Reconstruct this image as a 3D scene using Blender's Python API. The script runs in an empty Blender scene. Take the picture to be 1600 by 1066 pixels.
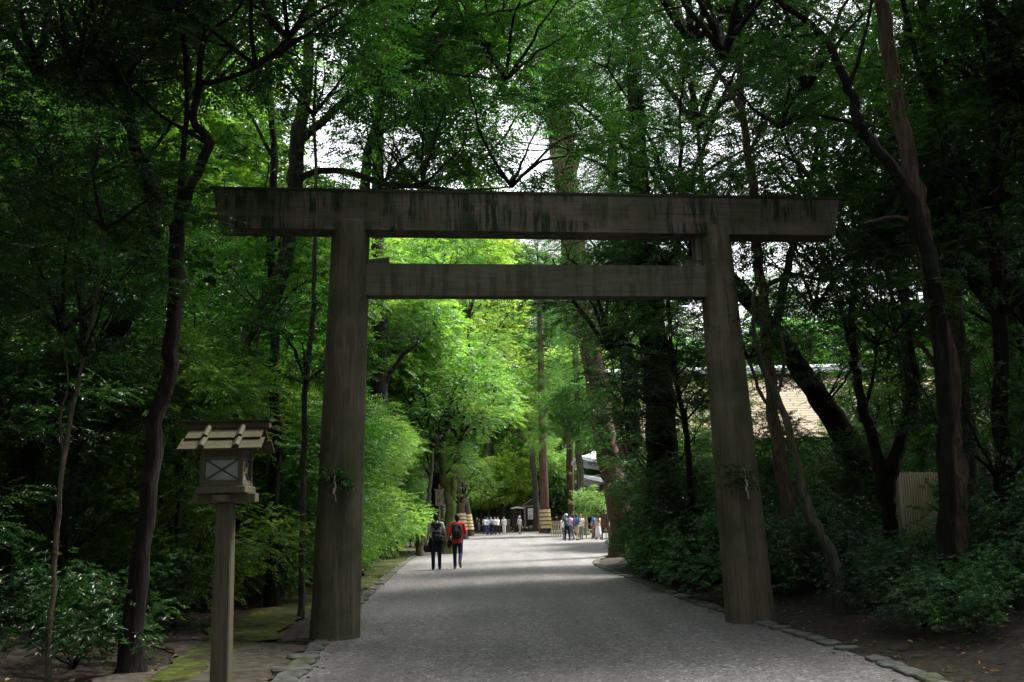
import bpy, bmesh, math, random
import numpy as np
from mathutils import Vector, Matrix
random.seed(7)
RNG = np.random.default_rng(7)
sc = bpy.context.scene
COL = sc.collection
PI = math.pi

# ------------------------------------------------------------------ camera
F, PITCH, ROLL, EYE = 1512.8, 0.1805, 0.0249, 1.6
cp, sp, cr, sr = math.cos(PITCH), math.sin(PITCH), math.cos(ROLL), math.sin(ROLL)
FW = Vector((0, cp, sp)); R0 = Vector((1, 0, 0)); U0 = Vector((0, -sp, cp))
RX = cr*R0 - sr*U0; UP = sr*R0 + cr*U0
cam_d = bpy.data.cameras.new("camera"); cam = bpy.data.objects.new("camera", cam_d); COL.objects.link(cam)
cam_d.sensor_width = 36; cam_d.lens = F/1600*36; cam_d.clip_start = .05; cam_d.clip_end = 3000
M = Matrix(((RX.x, UP.x, -FW.x, 0), (RX.y, UP.y, -FW.y, 0), (RX.z, UP.z, -FW.z, EYE), (0, 0, 0, 1)))
cam.matrix_world = M
sc.camera = cam

def ray(px, py):
    return FW + RX*((px-800)/F) - UP*((py-533)/F)
def at(px, py, Y):
    d = ray(px, py); return Vector((d.x*Y/d.y, Y, EYE + d.z*Y/d.y))
def gnd(px, py):
    d = ray(px, py); t = -EYE/d.z; return Vector((d.x*t, d.y*t, 0))
def wpx(w, Y):
    return w*Y*cp/F

# ------------------------------------------------------------------ object helpers
def tag(o, label=None, cat=None, group=None, kind=None):
    if label: o['label'] = label
    if cat: o['category'] = cat
    if group: o['group'] = group
    if kind: o['kind'] = kind
    return o
def empty(name, loc=(0, 0, 0), rz=0):
    o = bpy.data.objects.new(name, None); COL.objects.link(o)
    o.location = loc; o.rotation_euler = (0, 0, rz); o.empty_display_size = .2
    return o
def link(name, me, mats=None, parent=None, loc=None):
    o = bpy.data.objects.new(name, me); COL.objects.link(o)
    if mats is not None:
        if not isinstance(mats, (list, tuple)): mats = [mats]
        if not me.materials:
            for m in mats: me.materials.append(m)
    if parent: o.parent = parent
    if loc is not None: o.location = loc
    return o
def mesh_np(name, V, Fc, smooth=False, mi=None):
    """V (n,3); Fc (m,k) one size of face or list of arrays"""
    if not isinstance(Fc, list): Fc = [Fc]
    me = bpy.data.meshes.new(name)
    V = np.asarray(V, dtype=np.float32)
    me.vertices.add(len(V)); me.vertices.foreach_set("co", V.ravel())
    loops = np.concatenate([f.ravel() for f in Fc]).astype(np.int32)
    st = []; k = 0
    for f in Fc:
        n, w = f.shape; st.append(k + np.arange(n)*w); k += n*w
    st = np.concatenate(st).astype(np.int32)
    me.loops.add(len(loops)); me.loops.foreach_set("vertex_index", loops)
    me.polygons.add(len(st)); me.polygons.foreach_set("loop_start", st)
    if mi is not None: me.polygons.foreach_set("material_index", np.asarray(mi, dtype=np.int32))
    me.polygons.foreach_set("use_smooth", np.full(len(st), smooth))
    me.update(calc_edges=True)
    return me

class MB:
    """collects shapes in one bmesh"""
    def __init__(s): s.b = bmesh.new()
    def box(s, c, size, rot=None, bev=0.0, taper=None):
        r = bmesh.ops.create_cube(s.b, size=1)
        vs = r['verts']
        for v in vs:
            v.co = Vector((v.co.x*size[0], v.co.y*size[1], v.co.z*size[2]))
            if taper and v.co.z > 0: v.co.x *= taper[0]; v.co.y *= taper[1]
        if bev:
            es = list({e for v in vs for e in v.link_edges})
            rb = bmesh.ops.bevel(s.b, geom=es, offset=bev, segments=1, affect='EDGES', profile=.5)
            vs = list({v for f in rb['faces'] for v in f.verts} | {v for v in vs if v.is_valid})
        m = Matrix.Translation(c) @ (rot.to_4x4() if rot else Matrix.Identity(4))
        for v in vs: v.co = m @ v.co
        return s
    def bar(s, p, q, w, h, up=Vector((0, 0, 1)), bev=0.0):
        p, q = Vector(p), Vector(q); d = (q-p); L = d.length; d.normalize()
        x = d; y = up.cross(x)
        if y.length < 1e-4: y = Vector((0, 1, 0)).cross(x)
        y.normalize(); z = x.cross(y)
        R = Matrix((x, y, z)).transposed()
        return s.box((p+q)/2, (L, w, h), R, bev)
    def tube(s, pts, rad, n=12, cap=True, jit=0.0):
        pts = [Vector(p) for p in pts]
        rings = []
        prev = None
        for i, p in enumerate(pts):
            d = (pts[min(i+1, len(pts)-1)] - pts[max(i-1, 0)]).normalized()
            a = prev if prev is not None else (Vector((1, 0, 0)) if abs(d.x) < .9 else Vector((0, 1, 0)))
            a = (a - d*a.dot(d)).normalized(); prev = a
            b_ = d.cross(a)
            r = rad[i] if hasattr(rad, '__len__') else rad
            rings.append([s.b.verts.new(p + (a*math.cos(t) + b_*math.sin(t))*r*(1+random.uniform(-jit, jit))) for t in [2*PI*k/n for k in range(n)]])
        for A, B in zip(rings, rings[1:]):
            for k in range(n):
                s.b.faces.new((A[k], A[(k+1) % n], B[(k+1) % n], B[k]))
        if cap:
            s.b.faces.new(rings[0][::-1]); s.b.faces.new(rings[-1])
        return s
    def poly(s, verts, faces):
        vs = [s.b.verts.new(v) for v in verts]
        for f in faces: s.b.faces.new([vs[i] for i in f])
        return s
    def sph(s, c, r, seg=12):
        m = Matrix.Translation(c) @ Matrix.Diagonal((*(r if hasattr(r, '__len__') else (r, r, r)), 1))
        bmesh.ops.create_uvsphere(s.b, u_segments=seg, v_segments=max(6, seg*2//3), radius=1, matrix=m)
        return s
    def cap(s, p, q, r0, r1, n=10):
        p, q = Vector(p), Vector(q)
        d = q-p
        if d.length < 1e-5: return s.sph(p, r0, n)
        d.normalize()
        pts = []; rr = []
        for a in (80, 50, 20): pts.append(p - d*r0*math.sin(math.radians(a))); rr.append(r0*math.cos(math.radians(a)))
        for a in (0, 25, 55, 80): pts.append(q + d*r1*math.sin(math.radians(a))); rr.append(r1*math.cos(math.radians(a)))
        return s.tube(pts, rr, n)
    def mesh(s, name, smooth=False):
        bmesh.ops.recalc_face_normals(s.b, faces=s.b.faces[:])
        me = bpy.data.meshes.new(name); s.b.to_mesh(me); s.b.free()
        if smooth:
            me.polygons.foreach_set("use_smooth", [True]*len(me.polygons))
        return me
    def build(s, name, mat, parent=None, smooth=False, loc=None):
        return link(name, s.mesh(name, smooth), mat, parent, loc)

def baked(o, *mods):
    """evaluate modifiers and keep the result as the object's mesh"""
    for typ, kw in mods:
        m = o.modifiers.new(typ, typ)
        for k, v in kw.items(): setattr(m, k, v)
    dg = bpy.context.evaluated_depsgraph_get(); dg.update()
    me = bpy.data.meshes.new_from_object(o.evaluated_get(dg))
    mats = list(o.data.materials)
    o.modifiers.clear(); o.data = me
    if not me.materials:
        for m in mats: me.materials.append(m)
    me.polygons.foreach_set("use_smooth", [True]*len(me.polygons))
    return o
def copy_tree(o, parent=None):
    c = o.copy(); COL.objects.link(c)
    if parent: c.parent = parent
    for ch in o.children: copy_tree(ch, c)
    return c

# ------------------------------------------------------------------ materials
MATS = {}
def nm(name):
    m = bpy.data.materials.new(name); m.use_nodes = True
    nt = m.node_tree; nt.nodes.clear()
    out = nt.nodes.new('ShaderNodeOutputMaterial')
    MATS[name] = m
    return m, nt, out
def N(nt, t, **kw):
    n = nt.nodes.new('ShaderNode'+t)
    for k, v in kw.items():
        if k in n.inputs.keys(): n.inputs[k].default_value = v
        else: setattr(n, k, v)
    return n
def ramp(nt, fac, stops, interp='LINEAR'):
    r = nt.nodes.new('ShaderNodeValToRGB'); r.color_ramp.interpolation = interp
    el = r.color_ramp.elements
    while len(el) < len(stops): el.new(.5)
    for e, (p, c) in zip(el, stops): e.position = p; e.color = (*c, 1) if len(c) == 3 else c
    nt.links.new(fac, r.inputs[0]); return r.outputs[0]
def coords(nt, scale=(1, 1, 1), kind='Object'):
    tc = N(nt, 'TexCoord'); mp = N(nt, 'Mapping'); mp.inputs['Scale'].default_value = scale
    nt.links.new(tc.outputs[kind], mp.inputs[0]); return mp.outputs[0]
def noise(nt, vec, scale, detail=4, rough=.6, dist=0):
    n = N(nt, 'TexNoise'); n.inputs['Scale'].default_value = scale; n.inputs['Detail'].default_value = detail
    n.inputs['Roughness'].default_value = rough; n.inputs['Distortion'].default_value = dist
    nt.links.new(vec, n.inputs['Vector']); return n.outputs['Fac']
def mixc(nt, fac, a, b, mode='MIX'):
    m = nt.nodes.new('ShaderNodeMix'); m.data_type = 'RGBA'; m.blend_type = mode
    for sock, v in ((m.inputs[0], fac), (m.inputs[6], a), (m.inputs[7], b)):
        if isinstance(v, (int, float)): sock.default_value = v
        elif isinstance(v, tuple): sock.default_value = (*v, 1)
        else: nt.links.new(v, sock)
    return m.outputs[2]
def bump(nt, h, strength, dist=.02):
    b = N(nt, 'Bump'); b.inputs['Strength'].default_value = strength; b.inputs['Distance'].default_value = dist
    nt.links.new(h, b.inputs['Height']); return b.outputs[0]
def surf(nt, out, color, rough=.8, normal=None, spec=.3):
    p = N(nt, 'BsdfPrincipled'); p.inputs['Roughness'].default_value = rough
    p.inputs['Specular IOR Level'].default_value = spec
    if isinstance(color, tuple): p.inputs['Base Color'].default_value = (*color, 1)
    else: nt.links.new(color, p.inputs['Base Color'])
    if normal: nt.links.new(normal, p.inputs['Normal'])
    nt.links.new(p.outputs[0], out.inputs[0]); return p

def m_simple(name, c1, c2, scale=(8, 8, 8), rough=.8, bmp=.3, bd=.01, spec=.3, detail=5, lo=.35, hi=.65):
    m, nt, out = nm(name)
    v = coords(nt, scale); f = noise(nt, v, 1, detail)
    surf(nt, out, ramp(nt, f, [(lo, c1), (hi, c2)]), rough, bump(nt, f, bmp, bd) if bmp else None, spec)
    return m

def m_leaf(name):
    """one leaf material for every crown; the kind's own green comes from the object's colour, its gloss from the alpha"""
    m, nt, out = nm(name)
    g = N(nt, 'NewGeometry'); oi = N(nt, 'ObjectInfo')
    v = coords(nt, (1, 1, 1)); big = noise(nt, v, .9, 2)
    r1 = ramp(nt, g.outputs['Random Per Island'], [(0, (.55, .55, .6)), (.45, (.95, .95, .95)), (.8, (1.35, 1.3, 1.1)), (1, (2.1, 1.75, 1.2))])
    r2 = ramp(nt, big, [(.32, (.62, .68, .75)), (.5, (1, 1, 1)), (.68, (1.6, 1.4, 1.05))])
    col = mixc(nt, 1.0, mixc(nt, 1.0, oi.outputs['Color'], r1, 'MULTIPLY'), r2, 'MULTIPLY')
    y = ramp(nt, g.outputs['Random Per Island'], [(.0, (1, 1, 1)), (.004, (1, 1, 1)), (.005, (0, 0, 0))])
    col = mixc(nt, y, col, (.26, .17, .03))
    hs = N(nt, 'HueSaturation'); mr = N(nt, 'MapRange'); mr.inputs['To Min'].default_value = .75; mr.inputs['To Max'].default_value = 1.3
    nt.links.new(oi.outputs['Random'], mr.inputs[0]); nt.links.new(mr.outputs[0], hs.inputs['Value']); nt.links.new(col, hs.inputs['Color'])
    col = hs.outputs[0]
    p = N(nt, 'BsdfPrincipled'); p.inputs['Specular IOR Level'].default_value = .5
    nt.links.new(oi.outputs['Alpha'], p.inputs['Roughness'])
    nt.links.new(col, p.inputs['Base Color'])
    t = N(nt, 'BsdfTranslucent'); tc = mixc(nt, 1.0, col, (1.75, 1.9, .85), 'MULTIPLY')
    nt.links.new(tc, t.inputs[0])
    mx = N(nt, 'MixShader'); mx.inputs[0].default_value = .36
    nt.links.new(p.outputs[0], mx.inputs[1]); nt.links.new(t.outputs[0], mx.inputs[2])
    nt.links.new(mx.outputs[0], out.inputs[0]); return m
LEAF = m_leaf('leaf_green')
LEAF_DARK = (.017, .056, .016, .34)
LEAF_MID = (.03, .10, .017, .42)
LEAF_BRIGHT = (.105, .215, .052, .5)  # also put on far-end crowns to lighten shaded foliage in place of haze
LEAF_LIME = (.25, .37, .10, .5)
LEAF_BLUE = (.038, .10, .048, .24)
LEAF_CEDAR = (.045, .115, .03, .6)

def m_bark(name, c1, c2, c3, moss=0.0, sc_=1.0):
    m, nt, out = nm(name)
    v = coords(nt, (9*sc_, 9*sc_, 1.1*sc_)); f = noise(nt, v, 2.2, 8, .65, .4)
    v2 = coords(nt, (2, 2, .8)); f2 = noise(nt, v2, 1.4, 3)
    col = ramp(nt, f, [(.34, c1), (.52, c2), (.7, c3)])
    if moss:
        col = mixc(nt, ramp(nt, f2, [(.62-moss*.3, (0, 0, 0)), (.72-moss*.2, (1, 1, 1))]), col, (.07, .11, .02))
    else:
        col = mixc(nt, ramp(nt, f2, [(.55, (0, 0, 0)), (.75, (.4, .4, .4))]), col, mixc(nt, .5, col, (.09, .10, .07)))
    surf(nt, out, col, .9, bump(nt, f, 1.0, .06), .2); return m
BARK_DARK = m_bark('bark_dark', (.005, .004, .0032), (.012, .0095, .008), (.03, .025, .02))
BARK_RED = m_bark('bark_reddish', (.038, .024, .017), (.095, .063, .046), (.18, .13, .098))
BARK_PALE = m_bark('bark_pale', (.05, .042, .03), (.10, .088, .062), (.17, .155, .118), .2)
BARK_CEDAR = m_bark('bark_cedar', (.045, .025, .018), (.10, .062, .046), (.18, .125, .10))
BARK_GREY = m_bark('bark_grey', (.025, .022, .018), (.055, .049, .042), (.11, .1, .088), .2)
BARK_MOSS = m_bark('bark_mossy', (.06, .05, .03), (.16, .14, .08), (.3, .27, .18), .8)

def m_wood(name, c1, c2, axis='X', green=.0, rough=.75, streak=0.0, dark=(.02, .022, .012), drips=False):
    m, nt, out = nm(name)
    s = {'X': (1.2, 22, 22), 'Z': (22, 22, 1.2), 'Y': (22, 1.2, 22)}[axis]
    v = coords(nt, s); f = noise(nt, v, 1.5, 8, .65, .3)
    col = ramp(nt, f, [(.3, c1), (.7, c2)])
    v2 = coords(nt, (1, 1, 1)); f2 = noise(nt, v2, 1.6, 4)
    if green:
        col = mixc(nt, ramp(nt, f2, [(.40, (0, 0, 0)), (.62, (green, green, green))]), col, (.048, .062, .026))
    if streak:
        v3 = coords(nt, (6, 6, .5)); f3 = noise(nt, v3, 1.1, 5, .75)
        v4 = coords(nt, (.35, .35, 1.5)); f4 = noise(nt, v4, 1.5, 2)
        k = N(nt, 'Math', operation='MULTIPLY')
        nt.links.new(ramp(nt, f3, [(.48, (0, 0, 0)), (.56, (1, 1, 1))]), k.inputs[0]); nt.links.new(ramp(nt, f4, [(.32, (0, 0, 0)), (.5, (1, 1, 1))]), k.inputs[1])
        k2 = N(nt, 'Math', operation='MULTIPLY'); k2.inputs[1].default_value = streak; nt.links.new(k.outputs[0], k2.inputs[0])
        col = mixc(nt, k2.outputs[0], col, dark)
        v5 = coords(nt, (5, 5, .18)); f5 = noise(nt, v5, 2.1, 3, .5)
        col = mixc(nt, ramp(nt, f5, [(.64, (0, 0, 0)), (.74, (.35, .35, .35))]), col, (.20, .18, .155))
    sc2 = {'X': (.5, 30, 30), 'Z': (30, 30, .5), 'Y': (30, .5, 30)}[axis]
    fc = noise(nt, coords(nt, sc2), 1.0, 3, .5, .1)
    ck = ramp(nt, fc, [(.675, (0, 0, 0)), (.71, (.7, .7, .7))]); col = mixc(nt, ck, col, (.008, .006, .005))
    surf(nt, out, col, rough, bump(nt, f, .5, .008), .25); return m
WOOD_BEAM = m_wood('weathered_beam_wood', (.088, .071, .058), (.185, .152, .124), 'X', .75, .8, 1.0, (.014, .030, .009))
WOOD_NUKI = m_wood('weathered_tie_beam_wood', (.08, .08, .054), (.15, .148, .105), 'X', .35, .8, .5)
WOOD_PILLAR = m_wood('weathered_pillar_wood', (.078, .066, .045), (.155, .137, .096), 'Z', .75, .8, .5, (.03, .028, .015))
WOOD_DARKCAP = m_wood('dark_damp_wood', (.02, .02, .014), (.05, .048, .03), 'X', .5)
WOOD_LAMP = m_wood('lantern_grey_wood', (.045, .041, .027), (.095, .088, .062), 'Z', .35, .8)
WOOD_ROOF = m_wood('lantern_roof_wood', (.018, .012, .007), (.046, .033, .019), 'X', .5, .8)
WOOD_DKBROWN = m_wood('dark_brown_timber', (.03, .018, .013), (.075, .048, .034), 'Z', 0, .8)
WOOD_SIGN = m_wood('sign_board_wood', (.22, .18, .14), (.36, .31, .25), 'Z', 0, .7)
BAMBOO = m_wood('bamboo_slats', (.24, .20, .11), (.45, .39, .23), 'Z', .15, .6)
WRAP = m_wood('bamboo_trunk_wrap', (.5, .36, .19), (.72, .55, .32), 'Z', 0, .65)
STREAMER = m_simple('dull_white_paper', (.34, .34, .33), (.44, .44, .43), (5, 5, 5), .8, 0)
PAPER = m_simple('white_paper', (.75, .75, .74), (.85, .85, .84), (5, 5, 5), .7, 0)
PANE = m_simple('lantern_paper_pane', (.18, .20, .22), (.24, .265, .285), (6, 6, 6), .5, 0)
ROPE = m_simple('straw_rope', (.3, .24, .12), (.45, .37, .2), (30, 30, 30), .9, .3)
BLACK = m_simple('black_fabric', (.008, .008, .011), (.02, .02, .025), (30, 30, 30), .85, .2)
INK = m_simple('black_ink', (.012, .011, .01), (.02, .018, .016), (30, 30, 30), .7, 0)
COPPER = m_simple('pale_metal_roofing', (.5, .54, .58), (.68, .71, .74), (3, 3, 3), .45, .1)

def m_shingle():
    m, nt, out = nm('golden_shingle_roof')
    tc = N(nt, 'TexCoord'); br = N(nt, 'TexBrick')
    mp = N(nt, 'Mapping'); mp.inputs['Scale'].default_value = (1, 1, 1); nt.links.new(tc.outputs['UV'], mp.inputs[0])
    nt.links.new(mp.outputs[0], br.inputs['Vector'])
    br.inputs['Color1'].default_value = (.14, .088, .034, 1); br.inputs['Color2'].default_value = (.20, .135, .060, 1)
    br.inputs['Mortar'].default_value = (.02, .014, .008, 1); br.inputs['Scale'].default_value = 1.0
    br.inputs['Brick Width'].default_value = 2.4; br.inputs['Row Height'].default_value = .29; br.inputs['Mortar Size'].default_value = .05
    v = coords(nt, (.5, .5, .5)); f = noise(nt, v, 1.2, 4)
    col = mixc(nt, ramp(nt, f, [(.4, (0, 0, 0)), (.7, (.3, .3, .3))]), br.outputs['Color'], (.13, .115, .09))
    surf(nt, out, col, .7, bump(nt, br.outputs['Fac'], -.6, .03)); return m
SHINGLE = m_shingle()

def m_gravel():
    m, nt, out = nm('grey_gravel')
    v = coords(nt, (1, 1, 1))
    vo = N(nt, 'TexVoronoi'); vo.inputs['Scale'].default_value = 42; nt.links.new(v, vo.inputs['Vector'])
    vo2 = N(nt, 'TexVoronoi'); vo2.inputs['Scale'].default_value = 19; nt.links.new(v, vo2.inputs['Vector'])
    sep = N(nt, 'SeparateColor'); nt.links.new(vo.outputs['Color'], sep.inputs[0])
    sep2 = N(nt, 'SeparateColor'); nt.links.new(vo2.outputs['Color'], sep2.inputs[0])
    f = noise(nt, v, .35, 5, .6); f3 = noise(nt, v, 3, 5, .7)
    c = ramp(nt, sep.outputs[0], [(0, (.02, .019, .02)), (.5, (.075, .072, .077)), (.8, (.20, .195, .20)), (1, (.6, .6, .6))])
    c2 = ramp(nt, sep2.outputs[1], [(0, (.045, .043, .046)), (.75, (.135, .131, .137)), (1, (.34, .33, .33))])
    c = mixc(nt, .45, c, c2)
    c = mixc(nt, ramp(nt, f, [(.35, (0, 0, 0)), (.65, (.4, .4, .4))]), c, (.15, .135, .125))
    c = mixc(nt, ramp(nt, f3, [(.42, (.35, .35, .35)), (.6, (0, 0, 0))]), c, (.07, .065, .066))
    v6 = coords(nt, (1.1, .07, 1)); f6 = noise(nt, v6, 1.3, 5, .6)
    c = mixc(nt, ramp(nt, f6, [(.4, (.45, .45, .45)), (.52, (0, 0, 0))]), c, (.075, .07, .068))
    c = mixc(nt, ramp(nt, f6, [(.55, (0, 0, 0)), (.7, (.3, .3, .3))]), c, (.17, .166, .165))
    a = N(nt, 'Math', operation='ADD'); nt.links.new(vo.outputs['Distance'], a.inputs[0]); nt.links.new(vo2.outputs['Distance'], a.inputs[1])
    surf(nt, out, c, .75, bump(nt, a.outputs[0], -.9, .02), .4); return m
GRAVEL = m_gravel()
def m_soil():
    m, nt, out = nm('leaf_litter_soil')
    v = coords(nt, (1, 1, 1)); f = noise(nt, v, 9, 8, .75); g = noise(nt, v, .6, 4); h = noise(nt, v, 55, 3, .8)
    c = ramp(nt, f, [(.35, (.014, .012, .010)), (.5, (.032, .027, .022)), (.68, (.07, .058, .044))])
    c = mixc(nt, ramp(nt, h, [(.6, (0, 0, 0)), (.72, (.5, .5, .5))]), c, (.12, .10, .07))
    c = mixc(nt, ramp(nt, g, [(.5, (0, 0, 0)), (.7, (.35, .35, .35))]), c, (.045, .055, .02))
    surf(nt, out, c, .9, bump(nt, f, .8, .05), .15); return m
SOIL = m_soil()
def m_moss():
    m, nt, out = nm('moss'); v = coords(nt, (1, 1, 1)); f = noise(nt, v, 7, 9, .75); g = noise(nt, v, 2.2, 5, .7); h = noise(nt, v, 60, 3, .8)
    c = ramp(nt, f, [(.36, (.02, .026, .01)), (.5, (.055, .075, .015)), (.66, (.11, .14, .022))])
    c = mixc(nt, ramp(nt, g, [(.42, (1, 1, 1)), (.54, (0, 0, 0))]), c, (.036, .031, .024))
    c = mixc(nt, ramp(nt, h, [(.58, (0, 0, 0)), (.7, (.5, .5, .5))]), c, (.03, .03, .015))
    surf(nt, out, c, .95, bump(nt, f, .9, .05), .1); return m
MOSS = m_moss()
EARTH = m_simple('trodden_earth', (.028, .024, .019), (.085, .074, .060), (7, 7, 7), .9, .4, .02, .2, 8)
STONE = m_simple('kerb_stone', (.05, .056, .05), (.125, .13, .115), (7, 7, 7), .85, .5, .02, .25, 7)
STONE_M = m_simple('mossy_kerb_stone', (.035, .045, .022), (.10, .11, .075), (6, 6, 6), .9, .5, .02, .25, 7)

# ------------------------------------------------------------------ ground
Lpix = [(455, 1066), (490, 1025), (520, 985), (565, 940), (600, 908), (640, 874), (668, 858), (700, 843), (735, 832)]
Rpix = [(1440, 1062), (1340, 1022), (1215, 984), (1130, 958), (1050, 929), (985, 904), (938, 887)]
Ledge = [gnd(*p) for p in Lpix[:-1]]; Redge = [gnd(*p) for p in Rpix]
Ledge = [Vector((-2.6, -14, 0)), Vector((-2.45, 0, 0)), Vector((-2.4, 6, 0))] + Ledge
Redge = [Vector((4.2, -14, 0)), Vector((4.0, 0, 0)), Vector((3.95, 6, 0))] + Redge
print('L', [tuple(round(c, 1) for c in p) for p in Ledge]); print('R', [tuple(round(c, 1) for c in p) for p in Redge])
Ly = Ledge[-1]
Lfar = [Vector((-7.5, 112, 0)), Vector((-9, 124, 0)), Vector((-8, 129, 0))]
corner = [gnd(928, 880), gnd(932, 875), gnd(948, 868)]
Rc = corner[-1]
Rfar = [Rc + Vector((2.5, 1.0, 0)), Vector((9.5, Rc.y+3.5, 0)), Vector((30, Rc.y+5, 0)), Vector((34, Rc.y+18, 0)), Vector((16, 70, 0)), Vector((13, 105, 0)), Vector((9, 129, 0))]
poly = Ledge + Lfar + (Redge + corner + Rfar)[::-1]
def smoothpoly(P, it=2):
    for _ in range(it):
        Q = []
        for a, b in zip(P, P[1:]): Q += [a*.75+b*.25, a*.25+b*.75]
        P = [P[0]] + Q + [P[-1]]
    return P
Lline = smoothpoly(Ledge + Lfar); Rline = smoothpoly(Redge + corner + Rfar)
poly = Lline + Rline[::-1]
PX = np.array([[p.x, p.y] for p in poly])
def inside(x, y):
    c = False; j = len(PX)-1
    for i in range(len(PX)):
        xi, yi = PX[i]; xj, yj = PX[j]
        if (yi > y) != (yj > y) and x < (xj-xi)*(y-yi)/(yj-yi)+xi: c = not c
        j = i
    return c
def pdist(x, y):
    A = PX; B = np.roll(PX, -1, 0); P = np.array([x, y]); AB = B-A
    t = np.clip(((P-A)*AB).sum(1)/np.maximum((AB**2).sum(1), 1e-9), 0, 1)
    d = np.sqrt((((A+AB*t[:, None])-P)**2).sum(1).min())
    return -d if inside(x, y) else d
from mathutils import noise as mn
def height(x, y):
    d = pdist(x, y)
    if d <= 0: return -.03
    k = min(1, max(0, (d-.4)/3.5)); k = k*k*(3-2*k)
    side = .45 if x > 0 else .12
    if y > 40: side = .15
    n = mn.fractal(Vector((x*.25, y*.25, 0)), 1, 2, 4)
    nn = mn.noise(Vector((x*1.3, y*1.3, 3)))*.05
    return -.012 + k*(side + .22*n) + nn*k
def axis_pts(lo, hi, c0, c1, fine, coarse):
    a = list(np.arange(c0, c1+.01, fine)); x = c0; s = fine
    while x > lo: s = min(coarse, s*1.35); x -= s; a.insert(0, x)
    x = c1; s = fine
    while x < hi: s = min(coarse, s*1.35); x += s; a.append(x)
    return a
gx = axis_pts(-320, 320, -9, 14, .4, 60); gy = axis_pts(-120, 600, 3, 45, .5, 60)
V = []; 
for y in gy:
    for x in gx: V.append((x, y, height(x, y)))
nx = len(gx); Fq = np.array([[j*nx+i, j*nx+i+1, (j+1)*nx+i+1, (j+1)*nx+i] for j in range(len(gy)-1) for i in range(nx-1)])
o = link('ground', mesh_np('ground', V, Fq, True), SOIL); tag(o, kind='structure')
b = MB(); b.poly([(p.x, p.y, 0) for p in poly], [list(range(len(poly)))]); bmesh.ops.triangulate(b.b, faces=b.b.faces[:])
o = b.build('gravel_path', GRAVEL); tag(o, kind='structure')
def hxy(x, y, dz=0): return Vector((x, y, height(x, y)+dz))

# moss verge and trodden earth strip along the left edge: uneven sheets following the ground
def strip(name, y0, y1, off0, off1, mat, lift, seed, n=150, gap=.35):
    rr = random.Random(seed)
    P = [p for p in Lline if p.y < 120]
    def ex(y):
        for a, c in zip(P, P[1:]):
            if a.y <= y <= c.y: return a.x+(c.x-a.x)*(y-a.y)/(c.y-a.y)
        return P[-1].x
    rows = []
    for i in range(n):
        y = y0+(y1-y0)*i/(n-1); e = ex(y)
        w = .5+.9*mn.noise(Vector((y*.55, seed, 0)))+.35*mn.noise(Vector((y*2.3, seed+2, 0)))+.2*mn.noise(Vector((y*6, seed+3, 0)))
        w2 = .3*mn.noise(Vector((y*.9, seed+5, 0)))+.2*mn.noise(Vector((y*4, seed+7, 0)))
        ends = min(1, i/4, (n-1-i)/4)
        c = (off0+off1)/2; h = (off1-off0)/2
        xa = e-c+h*(1+w2*1.2)*ends; xb = e-c-h*(.75+w)*ends
        rows.append([(xa+(xb-xa)*t+.06*mn.noise(Vector((y*4, t*9, seed))), y) for t in np.linspace(0, 1, 9)])
    V = []
    for r in rows:
        for k, (x, y) in enumerate(r):
            V.append((x, y, max(height(x, y), -.02)+lift-(0.03 if k in (0, 8) else 0)))
    Fq = np.array([[j*9+i, j*9+i+1, (j+1)*9+i+1, (j+1)*9+i] for j in range(n-1) for i in range(8)])
    o = link(name, mesh_np(name, V, Fq, True), mat); return o
tag(strip('earth_verge', 3, 13.5, .15, 1.7, EARTH, .05, 11), kind='structure')
tag(strip('moss_verge', 10.2, 14.2, 1.0, 1.5, MOSS, .066, 3), kind='structure')
tag(strip('moss_verge', 13.6, 24, .75, 1.65, MOSS, .066, 8), kind='structure')
tag(strip('moss_verge', 23.5, 52, .15, 1.3, MOSS, .055, 5), kind='structure')

# ------------------------------------------------------------------ kerb stones
def stone_mesh(seed):
    rr = random.Random(seed); n = rr.randint(6, 8)
    lx, ly = rr.uniform(.17, .27), rr.uniform(.10, .15)
    b = MB(); top = []; bot = []; mid = []
    for k in range(n):
        a = 2*PI*k/n+rr.uniform(-.25, .25); r = rr.uniform(.85, 1.1)
        # squarish outline
        q = 1/max(abs(math.cos(a)), abs(math.sin(a)))**.6
        x, y = lx*r*q*math.cos(a), ly*r*q*math.sin(a)
        bot.append((x, y, -.06)); mid.append((x, y, .018)); top.append((x*.88, y*.86, .032+rr.uniform(-.006, .009)))
    V = bot+mid+top; Fc = [list(range(2*n, 3*n))]
    for s in (0, n):
        for k in range(n): Fc.append([s+k, s+(k+1) % n, s+n+(k+1) % n, s+n+k])
    b.poly(V, Fc); return b.mesh('kerb_stone')
SM = [stone_mesh(i) for i in range(9)]
for i, m_ in enumerate(SM): m_.materials.append(STONE if i % 3 else STONE_M)
def kerb(line, y0, y1, label, group, off, step=.44):
    rr = random.Random(5); acc = 0; n = 0
    for a, c in zip(line, line[1:]):
        L = (c-a).length; t = step-acc
        while t < L:
            p = a+(c-a)*(t/L); d = (c-a).normalized(); nrm = Vector((-d.y, d.x, 0))
            t += step*rr.uniform(.88, 1.15)
            if y0 <= p.y <= y1 and rr.random() > .04:
                o = link('kerb_stone', rr.choice(SM)); o.location = (p.x+nrm.x*off, p.y+nrm.y*off, rr.uniform(-.004, .016)); n += 1
                o.rotation_euler = (rr.uniform(-.05, .05), rr.uniform(-.05, .05), math.atan2(d.y, d.x)+rr.uniform(-.12, .12)+(PI if rr.random() < .5 else 0))
                k = rr.uniform(.8, 1.15); o.scale = (k, k*rr.uniform(.9, 1.1), 1)
                tag(o, label, 'kerb stone', group)
        acc = L-(t-step)
    print('kerb', n)
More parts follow.
